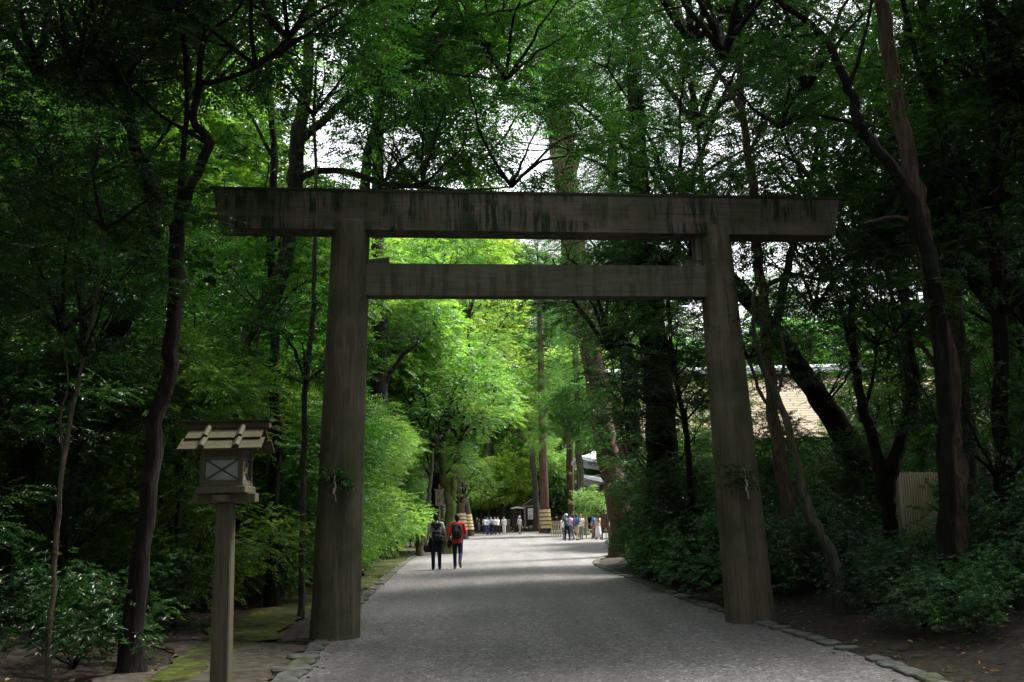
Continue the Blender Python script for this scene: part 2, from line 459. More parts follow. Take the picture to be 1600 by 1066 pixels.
kerb(Lline, 7.2, 50, 'small flat kerb stone in the row along the left edge of the gravel path', 'kerb stones along the left path edge', .04, .42)
kerb(Rline, 9, Rc.y+1, 'small flat kerb stone in the row along the right edge of the gravel path', 'kerb stones along the right path edge', -.04, .42)
# larger flat slabs at the near left
for (px, py, s, rz, lb) in [(470, 1050, 1.2, .3, 'flat grey-green slab at the near left corner of the path'), (487, 1031, 1.0, -.5, 'flat grey-green slab just in front of the left torii pillar')]:
    o = link('paving_slab', SM[3 if s > 1.3 else 5]); o.location = gnd(px, py)+Vector((-.12, 0, .02)); o.scale = (s, s*1.2, 1.1); o.rotation_euler = (0, 0, rz)
    tag(o, lb, 'stone slab')

# ------------------------------------------------------------------ torii
TX, TY, TYAW, TS, TA, TH = .4213, 14.51, .1263, 3.038, .032, 5.903
tor = empty('torii_gate', (TX, TY, 0), TYAW)
tag(tor, 'large unpainted weathered wooden torii gate standing across the gravel path', 'torii gate')
for s, rb, rt, lb in ((-1, .348, .285, None), (1, .362, .262, None)):
    b = MB(); pts = []; rr_ = []
    for k in range(25):
        t = k/24; z = -.25+(TH+.12+.25)*t
        pts.append((s*(TS-TA*z)*1.0, 0, z)); r = rb+(rt-rb)*max(0, z/TH)
        if z < .25: r *= 1.02
        rr_.append(r)
    rr_ += [rr_[-1]*.97, rr_[-1]*.82]; pts += [(s*(TS-TA*(TH+.15)), 0, TH+.145), (s*(TS-TA*(TH+.15)), 0, TH+.16)]
    b.tube(pts, rr_, 40); p = b.build('pillar', WOOD_PILLAR, tor, True)
    # top ring shading
yl = .209
def prism(name, xs_bot, xs_top, yb, yt, z0, z1, mat, parent, nseg=24, zc=None, bev=.012):
    b = MB(); V = []; 
    prof = [(-yb, z0), (yb, z0), (yt, z1), (0, z1+(zc or 0)), (-yt, z1)]
    for k in range(nseg+1):
        t = k/nseg
        for (y, z) in prof:
            f = (z-z0)/(z1-z0) if z1 > z0 else 0
            xa = xs_bot[0]+(xs_top[0]-xs_bot[0])*f; xb = xs_bot[1]+(xs_top[1]-xs_bot[1])*f
            V.append((xa+(xb-xa)*t, y, z))
    Fc = []
    for k in range(nseg):
        for i in range(5): Fc.append([k*5+i, k*5+(i+1) % 5, (k+1)*5+(i+1) % 5, (k+1)*5+i])
    Fc.append([4, 3, 2, 1, 0]); Fc.append([nseg*5+i for i in range(5)])
    b.poly(V, Fc)
    return b.build(name, mat, parent)
prism('top_beam', (-4.76, 4.79), (-4.86, 4.885), yl, yl+.02, TH, TH+.585, WOOD_BEAM, tor, zc=.0)
prism('beam_cap', (-4.87, 4.895), (-4.885, 4.91), yl+.035, yl+.04, TH+.588, TH+.625, WOOD_DARKCAP, tor, zc=.06)
prism('tie_beam', (-2.80, 2.80), (-2.80, 2.80), .13, .13, 4.912, 5.405, WOOD_NUKI, tor)
b = MB(); b.box((-2.44, 0, 5.45), (.34, .16, .09), Matrix.Rotation(-.12, 3, 'Y')); b.build('wedge', WOOD_NUKI, tor)
b = MB(); b.box((2.50, 0, 5.45), (.34, .16, .09), Matrix.Rotation(.08, 3, 'Y')); b.build('wedge', WOOD_NUKI, tor)
b = MB(); b.box((2.555, 0, 5.70), (.09, .2, .40)); b.build('strut', WOOD_NUKI, tor)

# ------------------------------------------------------------------ leaf geometry
def leaf_block(P, D, Nn, L, W, lens=True, droop=.12, fold=.18):
    """P base, D direction, Nn normal (n,3), L,W (n,)"""
    n = len(P); D = D/np.linalg.norm(D, axis=1)[:, None]
    S = np.cross(D, Nn); S /= np.maximum(np.linalg.norm(S, axis=1), 1e-6)[:, None]
    Nn = np.cross(S, D)
    L = L[:, None]; W = W[:, None]
    if lens:
        f = fold*W
        v0 = P; v3 = P+D*L-Nn*L*droop
        a1 = P+D*L*.3+S*W*.42+Nn*f; a2 = P+D*L*.68+S*W*.36+Nn*(f-L*droop*.4)
        b1 = P+D*L*.3-S*W*.42+Nn*f; b2 = P+D*L*.68-S*W*.36+Nn*(f-L*droop*.4)
        V = np.stack([v0, a1, a2, v3, b2, b1], 1).reshape(-1, 3)
        i = np.arange(n)[:, None]*6
        Fq = np.concatenate([i+np.array([[0, 1, 2, 3]]), i+np.array([[0, 3, 4, 5]])], 0)
    else:
        V = np.stack([P, P+D*L*.5+S*W*.5, P+D*L-Nn*L*droop, P+D*L*.5-S*W*.5], 1).reshape(-1, 3)
        i = np.arange(n)[:, None]*4; Fq = i+np.array([[0, 1, 2, 3]])
    return V, Fq
def unit(v): return v/np.maximum(np.linalg.norm(v, axis=-1, keepdims=True), 1e-9)
def sprays(rng, C, R, m, nl, LL, leafL, leafW, flat=.45, mode='alt', lens=True, out=None, droop=.15):
    """m sprays in each clump (centres C (k,3), radii R (k,)), nl leaves on each spray"""
    k = len(C); n = k*m
    u = unit(rng.normal(size=(n, 3))); u[:, 2] *= flat
    rad = np.repeat(R, m)*rng.uniform(.15, 1, n)**.6
    base = np.repeat(C, m, 0)+u*rad[:, None]
    d = u+rng.normal(size=(n, 3))*.45
    if out is not None: d += np.repeat(out, m, 0)*.6
    d[:, 2] = d[:, 2]*.5-droop; d = unit(d)
    upn = unit(np.array([0, 0, 1.])+rng.normal(size=(n, 3))*.35)
    side = unit(np.cross(d, upn)); upn = np.cross(side, d)
    Ls = LL*rng.uniform(.6, 1.25, n)
    if mode == 'alt':
        t = (np.arange(nl)+.5)/nl
        P = base[:, None]+d[:, None]*(t[None, :, None]*Ls[:, None, None]) - np.array([0, 0, 1.])*(t**2)[None, :, None]*Ls[:, None, None]*droop
        sg = np.where(np.arange(nl) % 2 == 0, 1., -1.)[None, :, None]
        D = d[:, None]*.65+side[:, None]*sg*.9+rng.normal(size=(n, nl, 3))*.18
        D[:, -1] = d
    else:   # whorl of leaves at the twig tip
        a = np.arange(nl)/nl*2*PI+rng.uniform(0, 6, n)[:, None]
        P = np.repeat((base+d*Ls[:, None]*.5)[:, None], nl, 1)+rng.normal(size=(n, nl, 3))*.006
        fwd = unit(d*.4+np.array([0, 0, .9])); s1 = unit(np.cross(fwd, np.array([1, .2, 0.]))); s2 = np.cross(fwd, s1)
        D = s1[:, None]*np.cos(a)[..., None]+s2[:, None]*np.sin(a)[..., None]+fwd[:, None]*rng.uniform(.05, .7, (n, nl, 1))
        upn = fwd
    Nn = unit(upn[:, None]+rng.normal(size=(n, nl, 3))*.28)
    q = n*nl
    L = leafL*rng.uniform(.7, 1.2, q); W = leafW*rng.uniform(.8, 1.15, q)
    return leaf_block(P.reshape(-1, 3), D.reshape(-1, 3), Nn.reshape(-1, 3), L, W, lens)
def np_tube(pts, rad, n=6):
    pts = np.asarray(pts, float); m = len(pts)
    t = np.gradient(pts, axis=0); t = unit(t)
    a = np.array([1, 0, 0.]) if abs(t[0, 0]) < .8 else np.array([0, 1, 0.])
    V = []
    ang = np.arange(n)/n*2*PI
    for i in range(m):
        a = a-t[i]*a.dot(t[i]); a = a/np.linalg.norm(a); b_ = np.cross(t[i], a)
        V.append(pts[i]+(np.cos(ang)[:, None]*a+np.sin(ang)[:, None]*b_)*rad[i])
    V = np.concatenate(V)
    Fq = np.array([[j*n+i, j*n+(i+1) % n, (j+1)*n+(i+1) % n, (j+1)*n+i] for j in range(m-1) for i in range(n)])
    return V, Fq
def assemble(name, leafs, tubes):
    Vs = []; Fs = []; mi = []; off = 0
    for (V, Fq) in leafs: Vs.append(V); Fs.append(Fq+off); off += len(V); mi.append(np.zeros(len(Fq)))
    for (V, Fq) in tubes: Vs.append(V); Fs.append(Fq+off); off += len(V); mi.append(np.ones(len(Fq)))
    me = mesh_np(name, np.concatenate(Vs), np.concatenate(Fs), False, np.concatenate(mi))
    me.materials.append(LEAF); me.materials.append(BARK_DARK)
    return me
def curve_to(rng, a, c, r0, r1, wig=.12, n=6):
    a = np.asarray(a, float); c = np.asarray(c, float); L = np.linalg.norm(c-a)
    mid = (a+c)/2+rng.normal(size=3)*L*wig+np.array([0, 0, L*.08])
    t = np.linspace(0, 1, n)[:, None]
    P = (1-t)**2*a+2*t*(1-t)*mid+t**2*c+rng.normal(size=(n, 3))*L*.012*(t*(1-t)*4)
    return P, np.linspace(r0, r1, n)
def crown(seed, rx, rz, nc, cR, m, nl, LL, lL, lW, flat=.5, mode='alt', lens=True, br=.09, shell=.55, nmain=6):
    """broadleaf crown, attached at the origin, ellipsoid rx,rx,rz above it"""
    rng = np.random.default_rng(seed)
    u = unit(rng.normal(size=(nc, 3))); u[:, 2] = u[:, 2]*.95
    rad = rng.uniform(shell, 1, nc)**.7
    C = u*rad[:, None]*np.array([rx, rx, rz])*(1+.18*rng.normal(size=(nc, 1)))+np.array([0, 0, rz*.9])
    C[:, 2] = np.maximum(C[:, 2], .1*rz)
    R = cR*rng.uniform(.65, 1.35, nc)
    out = unit(C-np.array([0, 0, rz*.6]))
    L = [sprays(rng, C, R, m, nl, LL, lL, lW, flat, mode, lens, out)]
    T = []
    # main limbs then twigs to the clumps
    mains = []
    for k in range(nmain):
        a = 2*PI*k/nmain+rng.uniform(-.4, .4); h = rng.uniform(.55, 1.5)
        e = np.array([math.cos(a)*rx*.62, math.sin(a)*rx*.62, rz*h])
        P, r = curve_to(rng, (0, 0, 0), e, br, br*.3, .1, 8); mains.append(P); T.append(np_tube(P, r, 6))
    allp = np.concatenate(mains)
    for i in range(nc):
        j = np.argmin(((allp-C[i])**2).sum(1)+(allp[:, 2] > C[i, 2]+.4)*4)
        P, r = curve_to(rng, allp[j], C[i], br*.3, br*.08, .1, 5); T.append(np_tube(P, r, 4))
    return assemble('crown', L, T)
def cedar_crown(seed, H, R, nb, lens=False, lL=.16, lW=.022, m=16, nl=12):
    rng = np.random.default_rng(seed); C = []; T = []
    for i in range(nb):
        t = (i+.5)/nb; z = H*t; a = i*2.4+rng.uniform(-.3, .3); r = R*(1-t*.85)*rng.uniform(.7, 1.15)*(min(1, .55+t*3))
        e = np.array([math.cos(a)*r, math.sin(a)*r, z-r*.25+rng.uniform(-.2, .2)])
        P, rr_ = curve_to(rng, (0, 0, z), e, .06*(1-t)+.015, .008, .08, 6); T.append(np_tube(P, rr_, 4))
        nn = max(2, int(r/.42))
        for q in range(nn):
            s = .3+.7*(q+.7)/nn; C.append(np.array([0, 0, z])*(1-s)+e*s+rng.normal(size=3)*.16)
    C = np.array(C); Rr = rng.uniform(.35, .62, len(C))
    L = [sprays(rng, C, Rr, m, nl, .5, lL, lW, .6, 'alt', lens, None, .45)]
    T.append(np_tube([(0, 0, -.5), (0, 0, H*.5), (0, 0, H)], [.14, .07, .015], 6))
    return assemble('crown', L, T)

def fits(me, wc, sc_):
    """shrink crowns that would grow into the clearing kept open between the viewpoint and the gate"""
    if wc.y > 15.6 or wc.y < 1: return sc_
    r = CR[me.name]
    while sc_ > .45:
        c = wc+Vector((0, 0, r[1]*sc_)); d = c-Vector((0, 0, EYE)); dep = d.dot(FW)
        px = 800+F*d.dot(RX)/dep; py = 533-F*d.dot(UP)/dep; rp = F*r[0]*sc_*1.02/dep
        bad = False
        for (x0, y0, x1, y1) in CLEAR:
            qx = min(max(px, x0), x1); qy = min(max(py, y0), y1)
            if (qx-px)**2+(qy-py)**2 < (rp*1.12)**2: bad = True
        if not bad: return sc_
        sc_ *= .85
    return 0
CLEAR = [(325, 288, 1314, 370), (500, 360, 570, 1000), (1100, 360, 1200, 980), (570, 400, 1100, 980)]
CR = {}
CB = [crown(11, 3.0, 2.3, 44, .7, 23, 13, .42, .095, .042, .5),
      crown(12, 3.4, 2.6, 50, .7, 23, 13, .45, .10, .040, .45),
      crown(13, 2.6, 2.6, 40, .7, 23, 13, .40, .09, .040, .55)]
CBIG = [crown(21, 5.2, 3.4, 100, .8, 18, 13, .5, .11, .046, .45, br=.08, nmain=8),
        crown(22, 5.8, 3.0, 105, .8, 18, 13, .5, .105, .044, .4, br=.08, nmain=9)]
CSM = [crown(31, 1.7, 1.5, 26, .55, 22, 12, .36, .085, .036, .35, br=.035),
       crown(32, 1.4, 1.8, 26, .5, 22, 12, .36, .08, .036, .35, br=.03),
       crown(33, 2.0, 1.1, 28, .55, 22, 12, .40, .09, .038, .3, br=.035)]
CFAR = [crown(41, 4.4, 3.6, 110, 1.0, 30, 12, .6, .19, .10, .55, lens=False, br=.12),
        crown(42, 3.8, 4.2, 110, .95, 30, 12, .6, .18, .095, .55, lens=False, br=.12)]
CCED = [cedar_crown(51, 13, 3.0, 70), cedar_crown(52, 16, 3.3, 84)]
BUSH = [crown(61, 1.15, .8, 40, .36, 20, 7, .26, .085, .031, .6, 'whorl', True, .02, .4, 7),
        crown(62, 1.35, .75, 44, .36, 20, 7, .26, .09, .031, .55, 'whorl', True, .02, .4, 8),
        crown(63, .95, 1.0, 36, .36, 20, 7, .26, .08, .030, .6, 'whorl', True, .02, .4, 6)]
HEDGE = [crown(71, 1.5, 1.7, 46, .55, 30, 12, .34, .075, .036, .6, br=.035, shell=.35),
         crown(72, 1.8, 1.5, 50, .55, 30, 12, .34, .075, .036, .6, br=.035, shell=.35)]

for L_, q in ((CB, 3.2), (CBIG, 5.6), (CSM, 1.8), (CFAR, 4.6), (BUSH, 1.1), (HEDGE, 1.9)):
    for m_ in L_:
        CR[m_.name] = (q, q*.55)
for m_ in CCED: CR[m_.name] = (5, 7)
def crown_obj(me, parent, loc, scale, rz, leaf, bark, tilt=0, name='crown'):
    o = link(name, me, None, parent)
    o.location = loc; o.rotation_euler = (tilt*math.cos(rz), tilt*math.sin(rz), rz)
    o.scale = scale if hasattr(scale, '__len__') else (scale, scale, scale)
    o.color = leaf
    return o

def trunk_mesh(paths, jit=.08, n=12, seed=0, flare=1.6):
    """paths: list of [(Vector, r)...]; merged into one mesh"""
    rng = np.random.default_rng(seed); Vs = []; Fs = []; off = 0
    for pi_, P in enumerate(paths):
        pts = np.array([list(p) for p, r in P]); rad = np.array([r for p, r in P])
        # resample smoothly (Catmull-Rom)
        m = len(pts); q = []; rq = []
        seg = 5
        for i in range(m-1):
            p0, p1, p2, p3 = pts[max(i-1, 0)], pts[i], pts[i+1], pts[min(i+2, m-1)]
            for s in range(seg):
                t = s/seg
                q.append(.5*((2*p1)+(-p0+p2)*t+(2*p0-5*p1+4*p2-p3)*t*t+(-p0+3*p1-3*p2+p3)*t**3)); rq.append(rad[i]+(rad[i+1]-rad[i])*t)
        q.append(pts[-1]); rq.append(rad[-1]); q = np.array(q); rq = np.array(rq)
        ln = np.linalg.norm(np.diff(q, axis=0), axis=1).sum()
        q[1:] += rng.normal(size=(len(q)-1, 3))*np.minimum(rq[1:], .12)[:, None]*.22*np.array([1, 1, .2])
        nn = n if pi_ == 0 else max(6, n-5)
        V, Fq = np_tube(q, rq, nn)
        ctr = np.repeat(q, nn, 0)
        lob = 1+rng.normal(size=len(V))*jit*.5+.5*jit*np.sin(np.tile(np.arange(nn), len(q))*2.1+np.repeat(np.arange(len(q)), nn)*.15)
        if pi_ == 0 and flare > 1:
            h = np.repeat(q[:, 2]-q[0, 2], nn); r0 = rad[0]
            lob *= 1+(flare-1)*np.exp(-h/(r0*1.8+.05))*(1+.35*np.sin(np.tile(np.arange(nn), len(q))*2*PI/nn*5))
        V = ctr+(V-ctr)*lob[:, None]
        Vs.append(V); Fs.append(Fq+off); off += len(V)
    return mesh_np('trunk', np.concatenate(Vs), np.concatenate(Fs), True)

def ptree(name, label, cat, Y, main, branches=(), bark=BARK_DARK, crowns=(), leaf=LEAF_DARK, group=None, seed=0, n=14, flare=1.6, extra=None, root_dy=0):
    """main: [(px,py,w)...] from the base upward at distance Y; an entry may carry its own Y as 4th value"""
    def cv(L): return [(at(p[0], p[1], p[3] if len(p) > 3 else Y), wpx(p[2], p[3] if len(p) > 3 else Y)/2) for p in L]
    P = cv(main)
    if P[0][0].z > .15:    # run the stem on down to the soil
        d = (P[0][0]-P[1][0]); f = P[0][0]+Vector((d.x*.3, 0, 0)); g = Vector((f.x, Y, 0)); g.z = height(g.x, g.y)-.12
        P = [(g, P[0][1]*1.12)] + P
    else:
        g = P[0][0].copy(); g.z = height(g.x, g.y)-.12; P = [(g, P[0][1])] + [p for p in P if p[0].z > .3]
    base = P[0][0].copy(); base.z += .12
    root = empty(name, base); tag(root, label, cat, group)
    paths = [P]+[cv(b_) for b_ in branches]
    paths = [[(p-base, r) for p, r in q] for q in paths]
    link('trunk', trunk_mesh(paths, .1, n, seed, flare), bark, root)
    rr = random.Random(seed)
    for c in crowns:   # (mesh, path, point, scale, [leaf]); path 0 counts the drawn points from the base up
        me, pi_, i, s = c[:4]
        q = paths[pi_]; p = q[i][0]
        s = fits(me, base+p, s)
        if s: crown_obj(me, root, p, s, rr.uniform(0, 6.3), c[4] if len(c) > 4 else leaf, bark)
    return root

# ------------------------------------------------------------------ the trees whose trunks the photo shows
B, SM_, CD, FA, BG = CB, CSM, CCED, CFAR, CBIG
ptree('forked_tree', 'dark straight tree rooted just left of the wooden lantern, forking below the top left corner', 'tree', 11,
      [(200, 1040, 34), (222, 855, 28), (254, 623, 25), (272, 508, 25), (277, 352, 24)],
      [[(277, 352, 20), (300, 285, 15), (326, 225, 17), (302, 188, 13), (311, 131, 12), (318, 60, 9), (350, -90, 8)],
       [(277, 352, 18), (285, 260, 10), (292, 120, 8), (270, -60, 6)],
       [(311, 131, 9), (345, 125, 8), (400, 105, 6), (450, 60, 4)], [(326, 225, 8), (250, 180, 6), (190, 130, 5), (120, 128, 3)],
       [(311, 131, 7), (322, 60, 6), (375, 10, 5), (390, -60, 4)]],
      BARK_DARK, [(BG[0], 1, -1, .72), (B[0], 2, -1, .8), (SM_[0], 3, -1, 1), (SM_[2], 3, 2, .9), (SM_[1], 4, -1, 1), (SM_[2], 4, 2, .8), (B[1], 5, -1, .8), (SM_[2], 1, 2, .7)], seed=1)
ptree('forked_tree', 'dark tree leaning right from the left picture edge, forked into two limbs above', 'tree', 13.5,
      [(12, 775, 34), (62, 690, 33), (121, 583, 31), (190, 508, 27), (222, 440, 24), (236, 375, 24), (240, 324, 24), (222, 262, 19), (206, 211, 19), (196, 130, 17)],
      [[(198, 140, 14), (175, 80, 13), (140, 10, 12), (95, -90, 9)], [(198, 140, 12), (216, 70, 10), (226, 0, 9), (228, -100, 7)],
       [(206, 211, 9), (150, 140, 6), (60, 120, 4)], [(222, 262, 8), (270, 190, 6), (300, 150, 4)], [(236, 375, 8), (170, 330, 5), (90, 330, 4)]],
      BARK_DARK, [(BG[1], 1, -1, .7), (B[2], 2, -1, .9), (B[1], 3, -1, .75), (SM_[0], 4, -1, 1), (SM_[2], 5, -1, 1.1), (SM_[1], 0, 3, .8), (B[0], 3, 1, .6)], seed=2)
ptree('slender_tree', 'thin pale stem slanting up between the dark trees at far left', 'tree', 10.5,
      [(84, 890, 8), (88, 850, 8), (100, 720, 8), (112, 652, 7), (130, 560, 6), (150, 470, 5), (165, 360, 4)],
      [[(100, 720, 5), (95, 650, 4), (106, 600, 3), (98, 520, 3)]], BARK_PALE, [(SM_[2], 0, -1, .9), (SM_[1], 0, -3, .55), (SM_[0], 1, -1, .7)], seed=3, n=9)
ptree('leaning_tree', 'brown tree behind the left torii pillar with a long limb reaching over the gate', 'tree', 18,
      [(345, 800, 34), (370, 623, 31), (398, 508, 28), (440, 422, 27), (460, 320, 25), (466, 225, 25), (478, 130, 19), (492, -60, 14)],
      [[(463, 300, 13), (480, 272, 11), (540, 268, 11), (600, 288, 10), (660, 292, 7), (720, 298, 5), (800, 292, 3)],
       [(466, 225, 15), (530, 165, 13), (600, 108, 12), (655, 60, 10), (705, 30, 9), (800, 15, 6), (880, -20, 4)],
       [(530, 165, 8), (600, 125, 7), (655, 108, 6), (720, 118, 4), (790, 125, 3)],
       [(478, 130, 9), (430, 60, 7), (380, -20, 5)], [(655, 60, 5), (705, 70, 4), (760, 80, 3)]],
      BARK_GREY, [(BG[0], 0, -1, .8), (SM_[2], 1, -1, 1.1), (SM_[0], 1, 4, 1.0), (SM_[1], 1, 3, .7), (B[0], 2, -1, .8), (SM_[2], 2, 3, 1.2), (SM_[0], 3, -1, 1.2), (SM_[2], 3, 2, 1), (B[2], 4, -1, .9), (SM_[1], 5, -1, .9)], LEAF_MID, seed=4)
ptree('slender_tree', 'slim dark tree just left of the leaning brown tree, upright', 'tree', 19,
      [(430, 640, 16), (428, 500, 14), (425, 400, 13), (428, 250, 12), (420, 100, 11), (425, -60, 9)], [[(428, 250, 7), (385, 170, 5), (340, 110, 4)]],
      BARK_DARK, [(B[0], 0, -1, 1), (SM_[0], 0, 3, 1), (B[2], 1, -1, .7), (SM_[2], 0, 2, .9)], LEAF_MID, seed=5)
ptree('slender_tree', 'thin brown stem between the wooden lantern and the left torii pillar', 'tree', 17,
      [(474, 720, 9), (478, 600, 9), (488, 500, 8), (492, 380, 7), (494, 280, 6), (490, 180, 5)], [], BARK_GREY, [(SM_[0], 0, -1, 1), (SM_[2], 0, 2, .8)], LEAF_MID, seed=6, n=8)
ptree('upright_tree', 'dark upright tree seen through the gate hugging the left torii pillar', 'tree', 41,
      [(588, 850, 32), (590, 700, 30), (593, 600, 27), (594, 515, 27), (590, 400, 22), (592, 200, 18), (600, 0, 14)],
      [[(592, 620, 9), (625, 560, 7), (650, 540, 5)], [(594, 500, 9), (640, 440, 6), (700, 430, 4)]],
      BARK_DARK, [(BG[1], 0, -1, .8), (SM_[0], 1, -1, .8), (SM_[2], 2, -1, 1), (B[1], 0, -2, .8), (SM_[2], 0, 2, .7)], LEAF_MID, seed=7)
ptree('arching_tree', 'leafy tree beyond the gate whose limbs arch right over the top beam', 'tree', 29,
      [(548, 880, 26), (552, 700, 24), (556, 500, 21), (566, 330, 18), (580, 220, 15), (600, 120, 12)],
      [[(566, 330, 9), (620, 260, 7), (670, 225, 5)], [(580, 220, 9), (650, 170, 7), (720, 150, 5)], [(600, 120, 8), (680, 70, 6), (760, 60, 4)], [(566, 300, 8), (640, 290, 6), (740, 270, 4)]],
      BARK_DARK, [(SM_[0], 1, -1, 1.5), (B[0], 2, -1, .9), (B[2], 3, -1, 1.0), (SM_[2], 4, -1, 1.7), (SM_[2], 2, 1, 1.4), (B[1], 0, -1, .8), (SM_[0], 4, 1, 1.3)], LEAF_MID, seed=66)
# right side
ptree('red_barked_tree', 'tall straight reddish-brown trunk rising out of the frame on the right', 'tree', 14.5,
      [(1499, 905, 29), (1495, 780, 29), (1490, 690, 30), (1475, 560, 31), (1445, 380, 28), (1425, 280, 27), (1400, 150, 25), (1376, 0, 23), (1360, -120, 18)],
      [[(1440, 350, 10), (1395, 340, 7), (1350, 350, 5)], [(1480, 600, 9), (1440, 540, 7), (1400, 520, 5)]],
      BARK_RED, [(B[1], 0, -1, .7), (SM_[0], 1, -1, .6), (SM_[2], 2, -1, .6)], LEAF_DARK, seed=8, n=18)
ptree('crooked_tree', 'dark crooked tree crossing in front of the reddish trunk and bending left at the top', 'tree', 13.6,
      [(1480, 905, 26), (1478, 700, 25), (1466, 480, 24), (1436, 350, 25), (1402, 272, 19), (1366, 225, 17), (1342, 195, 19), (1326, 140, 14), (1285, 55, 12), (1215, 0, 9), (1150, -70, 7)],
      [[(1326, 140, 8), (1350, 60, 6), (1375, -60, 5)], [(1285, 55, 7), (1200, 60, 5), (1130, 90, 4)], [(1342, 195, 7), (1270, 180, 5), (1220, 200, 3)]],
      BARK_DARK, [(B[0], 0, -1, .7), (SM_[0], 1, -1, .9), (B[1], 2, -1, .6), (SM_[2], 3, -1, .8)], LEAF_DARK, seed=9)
ptree('slender_tree', 'thin dark tree leaning left from the right picture edge', 'tree', 16.8,
      [(1700, 720, 26), (1650, 600, 24), (1600, 480, 19), (1562, 400, 14), (1500, 230, 11), (1440, 110, 9), (1410, 0, 8), (1395, -100, 6)],
      [[(1500, 230, 6), (1545, 130, 5), (1590, 60, 4)], [(1580, 440, 10), (1540, 420, 9), (1490, 425, 7), (1440, 440, 5)]],
      BARK_DARK, [(B[2], 0, -1, .7), (B[0], 1, -1, .6), (SM_[2], 2, -1, .7)], LEAF_DARK, seed=10)
ptree('grey_tree', 'grey-brown tree just right of the tall reddish trunk', 'tree', 17,
      [(1530, 880, 30), (1512, 700, 27), (1500, 580, 26), (1482, 430, 24), (1472, 300, 22), (1462, 180, 20), (1448, 20, 17), (1440, -100, 13)],
      [[(1482, 430, 12), (1530, 400, 10), (1580, 390, 8), (1640, 360, 6)], [(1472, 300, 8), (1520, 230, 6), (1570, 180, 4)]],
      BARK_GREY, [(BG[1], 0, -1, .7), (B[1], 1, -1, .9), (B[2], 2, -1, .8), (SM_[0], 1, 2, 1)], LEAF_DARK, seed=11)
ptree('upright_tree', 'dark upright tree at the right picture edge beyond the shrubs', 'tree', 16,
      [(1570, 930, 26), (1568, 760, 25), (1560, 500, 23), (1556, 300, 20), (1550, 100, 16), (1548, -80, 12)], [[(1556, 300, 8), (1600, 220, 6), (1650, 170, 5)]],
      BARK_DARK, [(BG[0], 0, -1, .7), (B[0], 0, 3, .8), (B[2], 1, -1, 1), (SM_[0], 0, 2, 1)], LEAF_DARK, seed=12)
ptree('slender_tree', 'slim brown tree right behind the right torii pillar, rising above the beam', 'tree', 19,
      [(1232, 800, 22), (1214, 700, 20), (1200, 560, 18), (1190, 450, 17), (1180, 370, 16), (1178, 310, 15), (1162, 180, 12), (1150, 40, 10)],
      [[(1190, 450, 7), (1240, 430, 6), (1290, 440, 4)], [(1162, 180, 7), (1120, 110, 5), (1080, 70, 4)], [(1180, 370, 6), (1130, 380, 5), (1080, 400, 3)], [(1170, 240, 6), (1210, 170, 5), (1260, 140, 4)]],
      BARK_RED, [(BG[0], 0, -1, .6), (SM_[2], 1, -1, 1), (B[0], 2, -1, .9), (SM_[0], 3, -1, 1), (B[2], 4, -1, .8)], LEAF_DARK, seed=13)
ptree('leaning_tree', 'thick dark trunk leaning strongly left behind the right torii pillar', 'tree', 25,
      [(1375, 800, 44), (1345, 730, 41), (1318, 680, 38), (1288, 632, 36), (1248, 575, 33), (1212, 520, 30), (1175, 475, 27), (1120, 410, 24), (1060, 330, 18)],
      [[(1212, 520, 16), (1230, 420, 13), (1260, 320, 10), (1280, 200, 7)], [(1120, 410, 10), (1100, 300, 8), (1090, 200, 6)]],
      BARK_DARK, [(BG[1], 0, -1, .9), (BG[0], 1, -1, .8), (B[0], 2, -1, 1.1), (SM_[0], 0, 4, 1)], LEAF_DARK, seed=14)
ptree('slender_tree', 'thin pale crooked stem slanting up to the right torii pillar from the shrubs', 'tree', 15.2,
      [(1305, 880, 15), (1270, 810, 14), (1252, 760, 13), (1238, 690, 12), (1214, 620, 11), (1190, 570, 9), (1176, 500, 7), (1185, 420, 5)], [[(1214, 620, 6), (1225, 560, 5), (1215, 500, 4)]],
      BARK_PALE, [(SM_[0], 0, -1, 1), (SM_[2], 1, -1, .8)], LEAF_DARK, seed=15, n=10)
ptree('slender_tree', 'thinnest pale stem crossing just left of the crooked pale one, by the right pillar', 'tree', 15.6,
      [(1292, 860, 10), (1262, 810, 9), (1238, 770, 8), (1222, 720, 8), (1210, 650, 7), (1188, 615, 6), (1170, 560, 5)], [],
      BARK_PALE, [(SM_[2], 0, -1, .7)], LEAF_DARK, seed=16, n=8)
ptree('forked_tree', 'dark low-forked tree in front of the golden roof, right of the leaning trunk', 'tree', 19,
      [(1395, 850, 24), (1384, 790, 22), (1368, 700, 18), (1348, 640, 16), (1336, 570, 14), (1330, 500, 11), (1338, 400, 8)],
      [[(1384, 790, 24), (1398, 720, 22), (1415, 660, 17), (1430, 600, 12), (1420, 520, 8)], [(1336, 570, 7), (1318, 500, 6), (1300, 440, 5)], [(1348, 640, 7), (1362, 600, 6), (1370, 540, 4)]],
      BARK_DARK, [(B[0], 0, -1, .8), (SM_[0], 1, -1, 1.3), (SM_[2], 2, -1, 1.1), (SM_[2], 3, -1, .7)], LEAF_DARK, seed=17)
